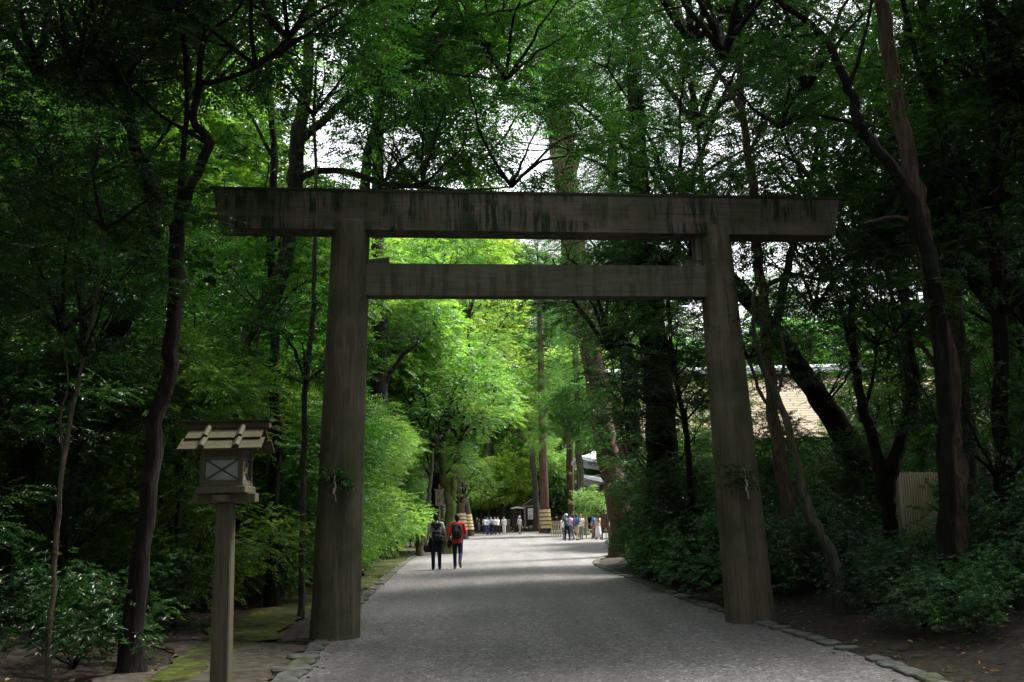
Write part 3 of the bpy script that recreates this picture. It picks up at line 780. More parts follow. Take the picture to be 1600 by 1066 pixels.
ptree('cedar_tree', 'thick dark cedar trunk left of the right torii pillar, seen through the gate', 'tree', 25,
      [(1042, 860, 50), (1037, 760, 47), (1032, 650, 46), (1024, 560, 45), (1014, 460, 42), (1004, 350, 36), (996, 200, 30), (990, 60, 24), (988, -60, 18)],
      [[(1024, 560, 8), (985, 540, 6), (950, 545, 4)], [(1014, 470, 8), (1060, 440, 6), (1100, 430, 4)]],
      BARK_DARK, [(CD[0], 0, 5, .8), (B[0], 1, -1, .75), (B[1], 2, -1, .7), (B[2], 0, -1, 1.1), (SM_[0], 0, 2, 1), (SM_[2], 0, 3, 1.1)], LEAF_DARK, seed=18, n=18)
ptree('slender_tree', 'thin dark stem between the thick dark cedar and the right torii pillar', 'tree', 23,
      [(1076, 730, 10), (1070, 660, 9), (1056, 590, 8), (1046, 500, 7), (1040, 420, 6)], [], BARK_DARK, [(SM_[0], 0, -1, 1.2), (SM_[2], 0, 3, 1), (SM_[2], 0, 2, .8)], LEAF_DARK, seed=19, n=8)
ptree('cedar_tree', 'giant red-brown cedar leaning left beside the plaza corner, rising behind the beam', 'tree', 39,
      [(982, 868, 40), (968, 800, 34), (956, 740, 33), (945, 680, 33), (932, 598, 34), (914, 500, 34), (896, 380, 36), (886, 300, 40), (874, 200, 42), (864, 120, 38), (852, 0, 28), (846, -80, 20)],
      [[(886, 300, 13), (905, 240, 12), (930, 236, 8), (960, 210, 5)], [(896, 330, 8), (930, 300, 6), (960, 240, 4)], [(874, 200, 12), (830, 170, 8), (790, 150, 6)], [(864, 120, 10), (910, 60, 8), (960, 20, 5)]],
      BARK_CEDAR, [(CD[0], 0, -3, .9, LEAF_CEDAR), (CD[1], 0, 8, .7, LEAF_CEDAR), (B[0], 1, -1, 1.1, LEAF_CEDAR), (B[1], 3, -1, 1.1, LEAF_CEDAR), (B[2], 4, -1, 1.2, LEAF_CEDAR)], LEAF_MID, seed=20, n=18)
ptree('cedar_tree', 'dark slim cedar standing just right of the giant red-brown cedar', 'tree', 32,
      [(1004, 850, 26), (996, 760, 25), (986, 640, 24), (976, 540, 23), (970, 460, 20), (962, 320, 17), (956, 200, 14)], [],
      BARK_DARK, [(CD[1], 0, 5, .75), (B[2], 0, 5, .8), (SM_[0], 0, 3, 1.3), (SM_[2], 0, 4, 1.3), (SM_[0], 0, 2, 1.2)], LEAF_MID, seed=21)
# left edge of the path beyond the gate
ptree('mossy_tree', 'pale mossy trunk at the left path edge right beside the sign board', 'tree', 47,
      [(702, 864, 22), (703, 830, 18), (704, 800, 16), (700, 772, 15), (694, 745, 12), (690, 690, 10)],
      [[(703, 790, 11), (709, 768, 10), (709, 740, 8), (718, 690, 6)]], BARK_MOSS, [(B[0], 0, -1, 1), (B[1], 1, -1, .9), (SM_[2], 0, -2, .9)], LEAF_BRIGHT, seed=22)
ptree('dark_tree', 'thick dark trunk standing behind the sign board on the left of the path', 'tree', 50,
      [(684, 850, 22), (683, 800, 20), (682, 760, 18), (680, 680, 15)], [], BARK_DARK, [(FA[0], 0, -1, .8), (B[0], 0, -2, .8)], LEAF_MID, seed=23)
ptree('leaning_tree', 'thin pale trunk slanting right at the left of the sign board', 'tree', 45,
      [(656, 850, 9), (662, 815, 8), (668, 785, 7), (673, 760, 6), (676, 700, 5)], [], BARK_PALE, [(B[2], 0, -1, .9)], LEAF_MID, seed=24, n=8)
# background trees that can be told apart
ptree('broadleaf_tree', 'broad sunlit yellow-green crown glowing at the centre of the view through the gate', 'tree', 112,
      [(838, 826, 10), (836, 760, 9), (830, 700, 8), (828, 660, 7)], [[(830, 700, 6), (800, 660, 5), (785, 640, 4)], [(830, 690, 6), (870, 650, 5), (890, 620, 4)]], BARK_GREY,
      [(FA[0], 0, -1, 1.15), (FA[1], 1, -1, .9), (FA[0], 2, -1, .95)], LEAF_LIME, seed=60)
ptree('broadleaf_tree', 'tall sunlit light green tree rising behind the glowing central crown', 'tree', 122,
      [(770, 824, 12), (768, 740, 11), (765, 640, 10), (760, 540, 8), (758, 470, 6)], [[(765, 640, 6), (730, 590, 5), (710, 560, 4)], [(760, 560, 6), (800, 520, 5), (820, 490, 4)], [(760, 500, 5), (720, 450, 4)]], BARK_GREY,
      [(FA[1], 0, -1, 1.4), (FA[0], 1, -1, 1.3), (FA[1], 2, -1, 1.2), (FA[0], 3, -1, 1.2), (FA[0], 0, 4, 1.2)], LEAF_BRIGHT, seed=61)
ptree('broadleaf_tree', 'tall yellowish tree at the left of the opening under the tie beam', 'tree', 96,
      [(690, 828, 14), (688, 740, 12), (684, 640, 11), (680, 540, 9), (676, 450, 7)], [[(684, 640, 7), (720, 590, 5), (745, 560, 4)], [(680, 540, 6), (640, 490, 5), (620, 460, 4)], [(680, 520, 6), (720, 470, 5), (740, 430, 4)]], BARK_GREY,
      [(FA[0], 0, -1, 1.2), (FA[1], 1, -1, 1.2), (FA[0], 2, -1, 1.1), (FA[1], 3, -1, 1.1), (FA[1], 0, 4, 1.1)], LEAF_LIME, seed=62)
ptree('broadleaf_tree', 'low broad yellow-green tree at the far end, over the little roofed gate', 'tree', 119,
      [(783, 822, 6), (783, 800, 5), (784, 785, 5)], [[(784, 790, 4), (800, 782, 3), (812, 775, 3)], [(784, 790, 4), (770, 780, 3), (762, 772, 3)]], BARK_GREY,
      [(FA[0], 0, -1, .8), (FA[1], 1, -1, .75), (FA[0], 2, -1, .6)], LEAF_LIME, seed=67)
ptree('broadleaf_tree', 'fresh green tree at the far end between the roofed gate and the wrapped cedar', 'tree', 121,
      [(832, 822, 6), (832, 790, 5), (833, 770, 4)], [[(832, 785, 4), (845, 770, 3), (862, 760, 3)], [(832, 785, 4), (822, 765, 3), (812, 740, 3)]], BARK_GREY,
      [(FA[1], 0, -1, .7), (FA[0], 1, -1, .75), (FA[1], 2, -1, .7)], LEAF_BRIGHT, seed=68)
ptree('cedar_tree', 'tall feathery cedar behind the wrapped cedar, right of the central opening', 'tree', 118,
      [(892, 826, 13), (890, 700, 11), (886, 600, 10), (882, 500, 8), (880, 420, 6)], [], BARK_CEDAR,
      [(CD[1], 0, 4, 1.6), (CD[0], 0, 3, 1.2), (FA[0], 0, 3, 1.0)], LEAF_MID, seed=63)
ptree('broadleaf_tree', 'fresh green tree arching over the path in the middle distance at left', 'tree', 62,
      [(660, 846, 16), (658, 760, 14), (650, 660, 13), (640, 560, 11), (632, 480, 9)], [[(650, 660, 8), (690, 600, 6), (740, 570, 4)], [(640, 570, 7), (690, 520, 6), (730, 500, 4)]], BARK_GREY,
      [(B[0], 0, -1, 1.3), (B[1], 1, -1, 1.1), (B[2], 2, -1, 1.2), (B[0], 0, 4, 1.2), (B[1], 0, 3, 1.2)], LEAF_BRIGHT, seed=64)
def wrapped(px0, w, pts, Y, wy0, wy1, label, crowns, leaf, seed, wlabel=None, lab=True):
    r = ptree('wrapped_tree', label, 'tree', Y, pts, [], BARK_CEDAR if seed != 33 else BARK_GREY, crowns, leaf, None, seed, 16, 1.15)
    b = MB(); A = at(px0[0], wy1, Y); Bt = at(px0[1], wy0, Y); base = Vector(r.location)
    nb = 5
    for k in range(nb):
        p = A.lerp(Bt, k/nb)-base; q = A.lerp(Bt, (k+1)/nb-.03)-base
        r0 = wpx(w, Y)/2*(1.16-.13*k/nb); r1 = wpx(w, Y)/2*(1.16-.13*(k+1)/nb)
        b.tube([p, q], [r0, r1], 18)
    o = b.build('trunk_wrap', WRAP, r)
    b = MB()
    for k in range(nb+1):
        p = A.lerp(Bt, min(.995, (k+.0)/nb))-base; rr_ = wpx(w, Y)/2*(1.19-.13*k/nb)
        b.tube([p-Vector((0, 0, .035)), p+Vector((0, 0, .035))], [rr_, rr_], 18)
    b.build('rope_band', WOOD_DKBROWN, r)
    return r
wrapped((853, 851), 16.5, [(852, 831, 16), (851, 780, 13.5), (848, 700, 12), (846, 600, 11), (844, 520, 9), (842, 430, 7)], 98, 795, 826, 'tall cedar wrapped in tan bamboo at the centre of the far plaza', [(CD[1], 0, -3, 1.15, LEAF_MID), (CD[0], 0, 3, .75, LEAF_BRIGHT)], LEAF_CEDAR, 31)
wrapped((722.5, 720.5), 14, [(723, 833, 13), (720, 790, 11), (717, 740, 10), (714, 660, 9)], 80, 801, 829, 'cedar with a darker trunk wrap, hidden partly behind the red jacket', [(FA[0], 0, -1, 1.0), (B[0], 0, 2, 1)], LEAF_BRIGHT, 32)
wrapped((733, 730), 13.5, [(733, 831, 12), (729, 790, 9), (723, 745, 8), (716, 660, 7)], 92, 803, 828, 'pale leaning trunk wrapped in light tan bamboo just right of the red jacket', [(FA[1], 0, -1, 1.0)], LEAF_BRIGHT, 33)
ptree('giant_tree', 'broad grey gnarled trunk left of the dark red trunk at the far end', 'tree', 128,
      [(795, 824, 22), (794, 790, 18), (792, 760, 16), (788, 700, 13)], [[(789, 790, 5), (786, 765, 4), (784, 730, 3)]], BARK_GREY, [(FA[0], 0, -1, 1.4), (FA[1], 0, 3, .9)], LEAF_BRIGHT, seed=34)
ptree('giant_tree', 'massive dark red-brown trunk behind the little roofed gate at the far end', 'tree', 134,
      [(809, 823, 21), (808, 790, 18), (807, 750, 16), (806, 690, 14), (805, 600, 12)], [], BARK_CEDAR, [(CD[1], 0, -1, 1.5, LEAF_MID), (FA[1], 0, -1, .8)], LEAF_BRIGHT, seed=35)
ptree('pale_tree', 'thin pale trunk just right of the massive dark red-brown one', 'tree', 124,
      [(818, 825, 6), (817, 790, 5), (815, 760, 4), (814, 700, 3.5)], [], BARK_PALE, [(FA[0], 0, -1, .8)], LEAF_MID, seed=36, n=8)
ptree('cedar_tree', 'grey cedar trunk behind the visitors at the right of the plaza', 'tree', 84,
      [(910, 832, 15), (908, 790, 13), (906, 750, 11), (904, 680, 10), (900, 560, 9), (898, 480, 7)], [], BARK_GREY, [(CD[0], 0, -3, 1.1, LEAF_CEDAR), (FA[0], 0, 4, .7)], LEAF_MID, seed=37)
for i, (x, w) in enumerate([(750.5, 5), (755, 4), (762, 4)]):
    ptree('pale_tree', ['pale trunk in front of the dark gap at the left end of the plaza', 'slimmer pale trunk next to the one before the dark gap', 'rightmost of the three pale trunks at the left end of the plaza'][i], 'tree', 150,
          [(x+.5, 822, w+1), (x, 800, w), (x-1, 770, w-1), (x-2, 720, w-1.5)], [], BARK_PALE, [(FA[i % 2], 0, -1, .9)], LEAF_BRIGHT, seed=40+i, n=8)
# small sunlit trees at the end of the path
for i, (px, py, Y, s, lf, lb) in enumerate([(752, 785, 120, .62, LEAF_LIME, 'small yellow-green sunlit tree at the left end of the plaza'), (773, 782, 124, .55, LEAF_BRIGHT, 'small fresh green tree over the tiny gabled roof'),
                                        (927, 798, 72, .30, LEAF_BRIGHT, 'small light green tree below the curved roofs on the right')]):
    ptree('small_tree', lb, 'tree', Y, [(px, 822 if Y > 100 else 835, 4), (px, py+22, 3.5), (px-1, py+8, 3)], [], BARK_GREY, [(FA[i % 2], 0, -1, s)], lf, seed=50+i, n=8)

ptree('broadleaf_tree', 'yellowish sunlit crown glimpsed high between the dark trees near the top left corner', 'tree', 34,
      [(110, 800, 16), (115, 600, 14), (120, 400, 12), (125, 250, 10)], [[(120, 400, 6), (160, 320, 5), (180, 260, 4)]], BARK_GREY, [(B[0], 0, -2, 1.1), (B[1], 1, -2, .8)], LEAF_LIME, seed=65)
# ------------------------------------------------------------------ the forest around: prototypes copied one by one
def stem_paths(seed, h, r, lean=.04, nbr=3):
    rr = random.Random(seed); P = []; x = y = 0
    for k in range(7):
        t = k/6; P.append((Vector((x, y, h*t-.1)), r*(1-.55*t))); x += rr.uniform(-1, 1)*lean*h/6*2; y += rr.uniform(-1, 1)*lean*h/6*2
    out = [P]
    for k in range(nbr):
        i = rr.choice([3, 4, 5]); p, r0 = P[i]; a = rr.uniform(0, 6.3); L = h*rr.uniform(.2, .32)
        out.append([(p, r0*.55), (p+Vector((math.cos(a)*L*.5, math.sin(a)*L*.5, L*.25)), r0*.4), (p+Vector((math.cos(a)*L, math.sin(a)*L, L*.55)), r0*.22)])
    return out
def proto(name, seed, h, r, crowns, bark, leaf, nbr=3, lean=.04, n=10):
    root = empty(name)
    P = stem_paths(seed, h, r, lean, nbr)
    link('trunk', trunk_mesh(P, .08, n, seed), None, root).data.materials.append(bark)
    rr = random.Random(seed)
    for me, pi_, i, s in crowns:
        if pi_ < len(P): crown_obj(me, root, P[pi_][i][0], s, rr.uniform(0, 6), leaf, bark)
    return root
PR = {
 'sapA': proto('sapling', 101, 4.6, .035, [(SM_[0], 0, -1, .8), (SM_[2], 0, 3, .75), (SM_[1], 1, -1, .6), (SM_[2], 2, -1, .6)], BARK_DARK, LEAF_DARK, 3, .09, 7),
 'sapB': proto('sapling', 102, 3.4, .03, [(SM_[1], 0, -1, .75), (SM_[0], 0, 2, .6), (SM_[2], 1, -1, .6)], BARK_DARK, LEAF_DARK, 2, .1, 7),
 'brA': proto('broadleaf_tree', 103, 8.5, .17, [(BG[0], 0, -1, .75), (B[0], 1, -1, .75), (B[1], 2, -1, .7), (SM_[0], 3, -1, 1)], BARK_DARK, LEAF_DARK, 3),
 'brB': proto('broadleaf_tree', 104, 9.5, .2, [(BG[1], 0, -1, .75), (B[2], 1, -1, .8), (B[0], 2, -1, .8), (B[1], 0, 3, .6)], BARK_DARK, LEAF_DARK, 3),
 'brC': proto('broadleaf_tree', 105, 11, .16, [(B[0], 0, -1, 1.1), (B[1], 1, -1, .9), (B[2], 2, -1, .9), (B[0], 0, 4, .8)], BARK_GREY, LEAF_MID, 4),
 'farA': proto('broadleaf_tree', 106, 9, .3, [(FA[0], 0, -1, 1.1), (FA[1], 1, -1, .8), (FA[0], 2, -1, .8), (FA[1], 0, 2, .75)], BARK_GREY, LEAF_MID, 3, n=8),
 'farB': proto('broadleaf_tree', 107, 13, .35, [(FA[1], 0, -1, 1.2), (FA[0], 1, -1, .9), (FA[1], 2, -1, .9), (FA[0], 0, 3, .9), (FA[1], 0, 1, .7)], BARK_GREY, LEAF_MID, 3, n=8),
 'can': proto('shade_canopy_tree', 113, 14, .2, [(BG[0], 0, -2, 1.0), (BG[1], 1, -1, .8), (B[1], 2, -1, 1), (B[0], 3, -1, 1.1)], BARK_DARK, LEAF_DARK, 3, .03),
 'ced': proto('cedar_tree', 108, 13, .34, [(CD[1], 0, -2, 1.0), (CD[0], 0, 3, .6)], BARK_CEDAR, LEAF_CEDAR, 1, .01),
 'low': proto('understorey_tree', 109, 2.6, .05, [(HEDGE[0], 0, -2, 1.0), (HEDGE[1], 0, 1, .85)], BARK_DARK, LEAF_MID, 0, .05, 7),
 'bushA': proto('shrub', 110, .35, .018, [(BUSH[0], 0, 2, 1)], BARK_DARK, LEAF_BLUE, 0, .1, 6),
 'bushB': proto('shrub', 111, .35, .018, [(BUSH[1], 0, 2, 1)], BARK_DARK, LEAF_BLUE, 0, .1, 6),
 'bushC': proto('shrub', 112, .45, .018, [(BUSH[2], 0, 2, 1)], BARK_DARK, LEAF_BLUE, 0, .1, 6),
}
used = set()
def plant(key, x, y, s, label, cat, group, leaf=None, rz=None, dz=0):
    P = PR[key]
    r = P if key not in used else copy_tree(P)
    used.add(key)
    r.location = (x, y, height(x, y)+dz); r.rotation_euler = (0, 0, rz if rz is not None else random.uniform(0, 6.28)); r.scale = (s, s, s*random.uniform(.92, 1.12))
    tag(r, label, cat, group)
    for ch in r.children:
        if ch.name.startswith('crown'):
            ch.color = leaf or ch.color
    return r
def clear(x, y, m):   # distance outside the gravel
    return pdist(x, y) > m
def inroof(x, y): return 3.0 < x < 34 and 43 < y < 56
cnt = {}
def scatter(key_list, x0, x1, y0, y1, step, margin, smin, smax, label, cat, group, leaves, seed, jit=.42, cond=None):
    rr = random.Random(seed); n = 0
    y = y0
    while y < y1:
        x = x0
        while x < x1:
            px, py = x+rr.uniform(-jit, jit)*step, y+rr.uniform(-jit, jit)*step
            k = rr.choice(key_list); s = rr.uniform(smin, smax); lf = rr.choice(leaves)
            if clear(px, py, margin) and not inroof(px, py) and (cond is None or cond(px, py)):
                plant(k, px, py, s, label, cat, group, lf, rr.uniform(0, 6.28)); n += 1
            x += step
        y += step
    cnt[group] = n
def open_view(x, y):    # the clearing in front of the gate stays free
    return not (y < 15.6 and -.345*y < x < .35*y)
def vis(x, y, m=3):     # inside the camera's wedge, with a margin
    return abs(x) < y*.56+m
# left: near dark forest
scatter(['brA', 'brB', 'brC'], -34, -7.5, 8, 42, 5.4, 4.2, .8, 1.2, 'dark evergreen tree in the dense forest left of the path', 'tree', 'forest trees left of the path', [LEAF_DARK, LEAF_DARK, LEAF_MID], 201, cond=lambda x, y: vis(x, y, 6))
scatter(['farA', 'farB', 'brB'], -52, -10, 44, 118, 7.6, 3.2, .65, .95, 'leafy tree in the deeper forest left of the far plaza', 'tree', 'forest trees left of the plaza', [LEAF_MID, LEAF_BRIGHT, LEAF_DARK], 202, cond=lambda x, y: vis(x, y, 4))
# overhanging trees lining the left side of the opening
scatter(['brB', 'brC', 'farA'], -9.5, -8, 26, 56, 6.5, 2.6, .75, 1.0, 'fresh green tree overhanging the left edge of the path', 'tree', 'overhanging trees along the left path edge', [LEAF_BRIGHT, LEAF_MID, LEAF_BRIGHT], 203)
# left saplings and undergrowth
scatter(['sapA', 'sapB'], -16, -4.6, 8.5, 26, 2.3, 1.9, .8, 1.15, 'slim dark sapling in the undergrowth left of the path', 'sapling', 'saplings left of the path', [LEAF_DARK, LEAF_MID, LEAF_DARK], 204, cond=lambda x, y: vis(x, y, 1) and open_view(x, y))
scatter(['low'], -8.2, -4.0, 15.5, 62, 2.3, 1.25, .8, 1.25, 'dense green understorey tree in the hedge along the left path edge', 'understorey tree', 'green hedge along the left path edge', [LEAF_BRIGHT, LEAF_MID, LEAF_MID], 205, jit=.25)
scatter(['low'], -30, -8, 16, 46, 4.6, 3, .9, 1.4, 'dark understorey tree filling the forest floor at left', 'understorey tree', 'understorey filling the left forest', [LEAF_DARK], 206, cond=lambda x, y: vis(x, y, 2))
scatter(['bushA', 'bushB', 'bushC'], -11, -4.2, 9, 16, 1.2, 2.0, .45, .8, 'low dark shrub on the forest floor at the left', 'shrub', 'low shrubs on the left forest floor', [LEAF_DARK], 207, cond=lambda x, y: vis(x, y, 0) and x < -5.0 and y > 10.5)
# right
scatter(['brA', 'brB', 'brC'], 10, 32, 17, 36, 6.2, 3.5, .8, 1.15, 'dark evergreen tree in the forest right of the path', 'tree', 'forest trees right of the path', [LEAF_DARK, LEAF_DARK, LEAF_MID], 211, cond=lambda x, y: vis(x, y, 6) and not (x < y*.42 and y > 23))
scatter(['sapA', 'sapB'], 6.5, 18, 17, 26, 3.4, 1.6, .6, .9, 'slim dark sapling among the shrubs right of the gate', 'sapling', 'saplings right of the path', [LEAF_DARK, LEAF_BLUE], 212, cond=lambda x, y: vis(x, y, 1) and not (.2 < x/y < .52))
scatter(['sapA', 'sapB', 'sapA'], 6, 17, 27, 38, 3.6, 2, .7, 1.0, 'thin-crowned tree in front of the golden roofed hall', 'tree', 'thin trees before the golden roof', [LEAF_MID, LEAF_BRIGHT], 215, cond=lambda x, y: x/y < .22 or x/y > .36)
scatter(['sapA', 'sapB', 'brC'], 9, 24, 24, 40, 4.6, 2, .9, 1.3, 'leafy tree hiding the right end of the golden roof', 'tree', 'leafy trees before the right end of the roof', [LEAF_DARK, LEAF_MID], 216, cond=lambda x, y: .38 < x/y < .62)
scatter(['bushA', 'bushB', 'bushC'], 3.0, 17, 12.0, 31, 1.15, .8, .75, 1.2, 'glossy dark green shrub in the bank right of the path', 'shrub', 'glossy shrubs right of the path', [LEAF_BLUE], 213, cond=lambda x, y: vis(x, y, 1) and (y > 14.6 or x > 5.2+(14.6-y)*.9) and not (x < 5.0 and y < 16) and not (.35 < x/y < .50 and y < 21.5) and (y < 25 or x < 7))
scatter(['bushA', 'bushB', 'bushC'], 4, 12, 13.4, 20.5, 1.0, .8, .38, .56, 'knee-high glossy shrub in front of the slat fence on the right bank', 'shrub', 'knee-high shrubs before the slat fence', [LEAF_BLUE], 217, cond=lambda x, y: .35 < x/y < .50 and x > 5.2+(14.6-y)*.9)
scatter(['low'], 4.0, 17, 24, 35, 2.2, 1.0, .5, .72, 'dense dark bush between the gate and the plaza corner', 'bush', 'dense bushes before the plaza corner', [LEAF_DARK, LEAF_BLUE, LEAF_MID], 214, jit=.3)
# far end
scatter(['farB', 'farA', 'ced'], -34, 44, 146, 176, 11, 2, 1.3, 1.9, 'tall green tree closing the view beyond the far end of the plaza', 'tree', 'tall trees beyond the plaza', [LEAF_MID, LEAF_BRIGHT, LEAF_BRIGHT], 221, cond=lambda x, y: x > -18 or y > 120)
scatter(['low'], -22, 36, 131, 142, 3.6, 1.5, 1.5, 2.4, 'broad green bush under the tall trees at the far end', 'bush', 'bushes under the far trees', [LEAF_BRIGHT, LEAF_MID], 222)  # the lighter leaf colour stands in for light under the far trees
scatter(['farA', 'ced', 'farA'], 15, 48, 58, 130, 9.5, 2.2, .7, 1.0, 'green tree in the grove right of the far plaza', 'tree', 'grove right of the plaza', [LEAF_MID, LEAF_CEDAR, LEAF_DARK], 223, cond=lambda x, y: vis(x, y, 2))
scatter(['can'], -11, 13, -16, 27, 5.2, 2.6, .95, 1.15, 'tall dark tree whose crown closes over the gate, its top above the picture', 'tree', 'tall canopy trees added to shade the foreground', [LEAF_DARK], 241, jit=.3, cond=lambda x, y: (abs(x) < 12 and not (abs(x) < y*.54) or y > 19 and abs(x) > 7.5) and not (x > 0 and y > 7) and not (x < 0 and 9 < y < 22))  # added mostly out of view; their crowns hold skylight off the foreground
scatter(['low'], -5.9, -4.5, 19, 36, 1.7, 1.05, .8, 1.15, 'fresh green bush leaning out over the moss verge beyond the left pillar', 'bush', 'fresh green bushes beyond the left pillar', [LEAF_BRIGHT, LEAF_MID], 242, jit=.2)
for px, py, k, lb_ in ((1368, 965, .55, 'glossy low shrub nearest the right torii pillar'), (1445, 992, .6, 'small glossy shrub at the front of the bank below the crooked tree'), (1520, 1008, .5, 'foremost small glossy shrub on the bare soil at lower right'), (1590, 985, .65, 'glossy shrub cut by the right picture edge, low on the bank')):
    g_ = gnd(px, py); plant('bushB', g_.x, g_.y, k, lb_, 'shrub', None, LEAF_BLUE)
for x, y, k in ((-4.9, 20.3, .95), (-4.95, 22.6, 1.05), (-5.3, 25.4, 1.1), (-5.4, 28.2, 1.0)):
    plant('low', x, y, k, 'fresh green bush leaning out over the moss verge beyond the left pillar', 'bush', 'fresh green bushes beyond the left pillar', LEAF_MID)
scatter(['farA', 'farB'], -36, -9, -8, 8, 6.5, 3, .9, 1.1, 'unseen dark tree added beside the viewpoint on the left to block side light', 'tree', 'unseen trees added beside the viewpoint on the left', [LEAF_DARK], 243, cond=lambda x, y: abs(x) > y*.56+6)  # out of view, added to block light coming in from the left
scatter(['farA', 'brB'], 14, 34, -8, 12, 9.5, 3, .9, 1.1, 'unseen dark tree added beside the viewpoint on the right to block side light', 'tree', 'unseen trees added beside the viewpoint on the right', [LEAF_DARK], 244, cond=lambda x, y: abs(x) > y*.56+6)  # out of view, added to block light coming in from the right
for x, y, k in ((10.5, 59, .8), (15.5, 60, .85), (20.5, 59, .85), (26, 60, .9), (31, 58, .9)):
    plant('farA', x, y, k, 'green tree rising behind the long golden roof', 'tree', 'trees behind the golden roof', LEAF_MID)
for x, y, k in ((7.4, 33, 1.0), (12.8, 33, 1.3), (16.4, 31, 1.6)):
    plant('sapA', x, y, k, 'loose leafy sapling screening the golden roof', 'tree', 'saplings screening the golden roof', LEAF_MID)
for x, y, k in ((14.6, 37, .75), (17.6, 39.5, .8), (20.5, 38, .8)):
    plant('low', x, y, k*2.2, 'broad leafy tree hiding the golden roof at the right picture edge', 'tree', 'broad trees at the right end of the golden roof', LEAF_MID)
# behind the viewer, unseen: forest trees spaced to shape the light in front
scatter(['farA', 'farB', 'brA'], -18, 22, -24, 3, 7.5, 2.4, .9, 1.1, 'unseen dark evergreen tree behind the viewpoint, spaced to shape the light', 'tree', 'unseen forest trees behind the viewpoint', [LEAF_DARK], 231, cond=lambda x, y: abs(x-.8) > 8.5)

# the far-off wood all round, one mass
def far_wood():
    rng = np.random.default_rng(77); C = []
    def band(xa, ya, xb, yb, n, hmax):
        t = rng.random(n); x = xa+(xb-xa)*t; y = ya+(yb-ya)*t
        top = hmax*(.75+.25*np.sin(t*37)+.12*np.sin(t*91)); z = rng.random(n)*top
        C.append(np.stack([x+rng.normal(size=n)*3, y+rng.normal(size=n)*3, z], 1))
    band(-75, 190, 80, 190, 5200, 25); band(-75, 30, -75, 190, 3200, 20); band(62, 25, 80, 190, 3200, 20); band(-40, -34, 50, -34, 1800, 16); band(-75, 30, -40, -34, 1400, 16); band(62, 25, 50, -34, 1400, 16)
    C = np.concatenate(C); 
    P = np.repeat(C, 5, 0); n = len(P); P = P+rng.normal(size=(n, 3))*1.1; P[:, 2] = np.maximum(P[:, 2], 0)
    V, Fq = leaf_block(P, rng.normal(size=(n, 3)), unit(rng.normal(size=(n, 3))), rng.uniform(.6, 1.3, n), rng.uniform(.4, .8, n), False)
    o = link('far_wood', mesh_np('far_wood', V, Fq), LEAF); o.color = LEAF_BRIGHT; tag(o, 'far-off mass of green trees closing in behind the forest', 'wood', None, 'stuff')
far_wood()

# loose stones on the gravel near the viewpoint
def pebbles():
    rng = np.random.default_rng(9); P = []
    while len(P) < 2600:
        y = 6.5+rng.random()**1.5*15; x = rng.uniform(-3.6, 4.2)
        if pdist(x, y) < .05: P.append((x, y))
    P = np.array(P); n = len(P); s = rng.uniform(.005, .013, n)*(1+(rng.random(n) > .98)*.7)
    a = rng.uniform(0, 6.28, n); k = np.arange(5)/5*2*PI
    ang = a[:, None]+k[None]; r = s[:, None]*rng.uniform(.7, 1.2, (n, 5))
    ring = np.stack([P[:, 0, None]+r*np.cos(ang), P[:, 1, None]+r*np.sin(ang)*.8, np.full((n, 5), .001)], 2)
    r2 = r*.6; top = np.stack([P[:, 0, None]+r2*np.cos(ang), P[:, 1, None]+r2*np.sin(ang)*.8, np.repeat((s*.5)[:, None], 5, 1)], 2)
    V = np.concatenate([ring, top], 1).reshape(-1, 3); i = np.arange(n)[:, None]*10
    Fq = np.concatenate([i+np.array([[q, (q+1) % 5, 5+(q+1) % 5, 5+q]]) for q in range(5)]); Ft = i+np.array([[5, 6, 7, 8, 9]])
    m, nt, out = nm('loose_stone'); g = N(nt, 'NewGeometry')
    surf(nt, out, ramp(nt, g.outputs['Random Per Island'], [(0, (.075, .072, .075)), (.6, (.12, .117, .12)), (.9, (.2, .2, .2)), (1, (.36, .35, .34))]), .7)
    o = link('loose_stones', mesh_np('loose_stones', V, [Fq, Ft]), m); tag(o, 'loose small grey stones lying on top of the gravel path', 'gravel', None, 'stuff')
pebbles()
print(cnt)
# ------------------------------------------------------------------ sakaki sprigs with paper streamers tied to the pillars
def sprig(px, py, Y, s, label, spread):
    base = at(px, py, Y); root = empty('sakaki_sprig', base, TYAW); tag(root, label, 'sprig')
    rng = np.random.default_rng(int(px)); T = []; C = []; D = []
    for (dx, dz) in spread:
        e = np.array([dx, -.06-.05*abs(dx), dz]); P, r = curve_to(rng, (0, 0, 0), e, .008, .003, .12, 6); T.append(np_tube(P, r, 5))
        for q in (2, 3, 4, 5): C.append(P[q]); 
    V, Fq = sprays(rng, np.array(C), np.full(len(C), .05), 3, 4, .12, .085*s, .04*s, .8, 'alt', True)
    me = mesh_np('leaves', V, Fq); me.materials.append(LEAF); o = link('leaves', me, None, root); o.color = (.03, .085, .022, .32)
    Vs = []; Fs = []; off = 0
    for V, Fq in T: Vs.append(V); Fs.append(Fq+off); off += len(V)
    link('stem', mesh_np('stem', np.concatenate(Vs), np.concatenate(Fs)), BARK_DARK, root)
    # folded zigzag paper streamer
    b = MB(); z = .10; x = .02
    b.tube([(x-.04, -.07, .20), (x-.01, -.08, .17), (x, -.085, .11)], .004, 6)
    for k, (w, h, dx) in enumerate([(.018, .10, 0), (.026, .09, .012), (.036, .08, -.004), (.018, .12, .016)]):
        b.box((x+dx, -.085-.006*k, z-h/2), (w, .003, h), Matrix.Rotation(.12*(-1)**k, 3, 'Y') @ Matrix.Rotation(.5*(-1)**k, 3, 'Z')); z -= h*.9
    b.build('paper_streamer', STREAMER, root)
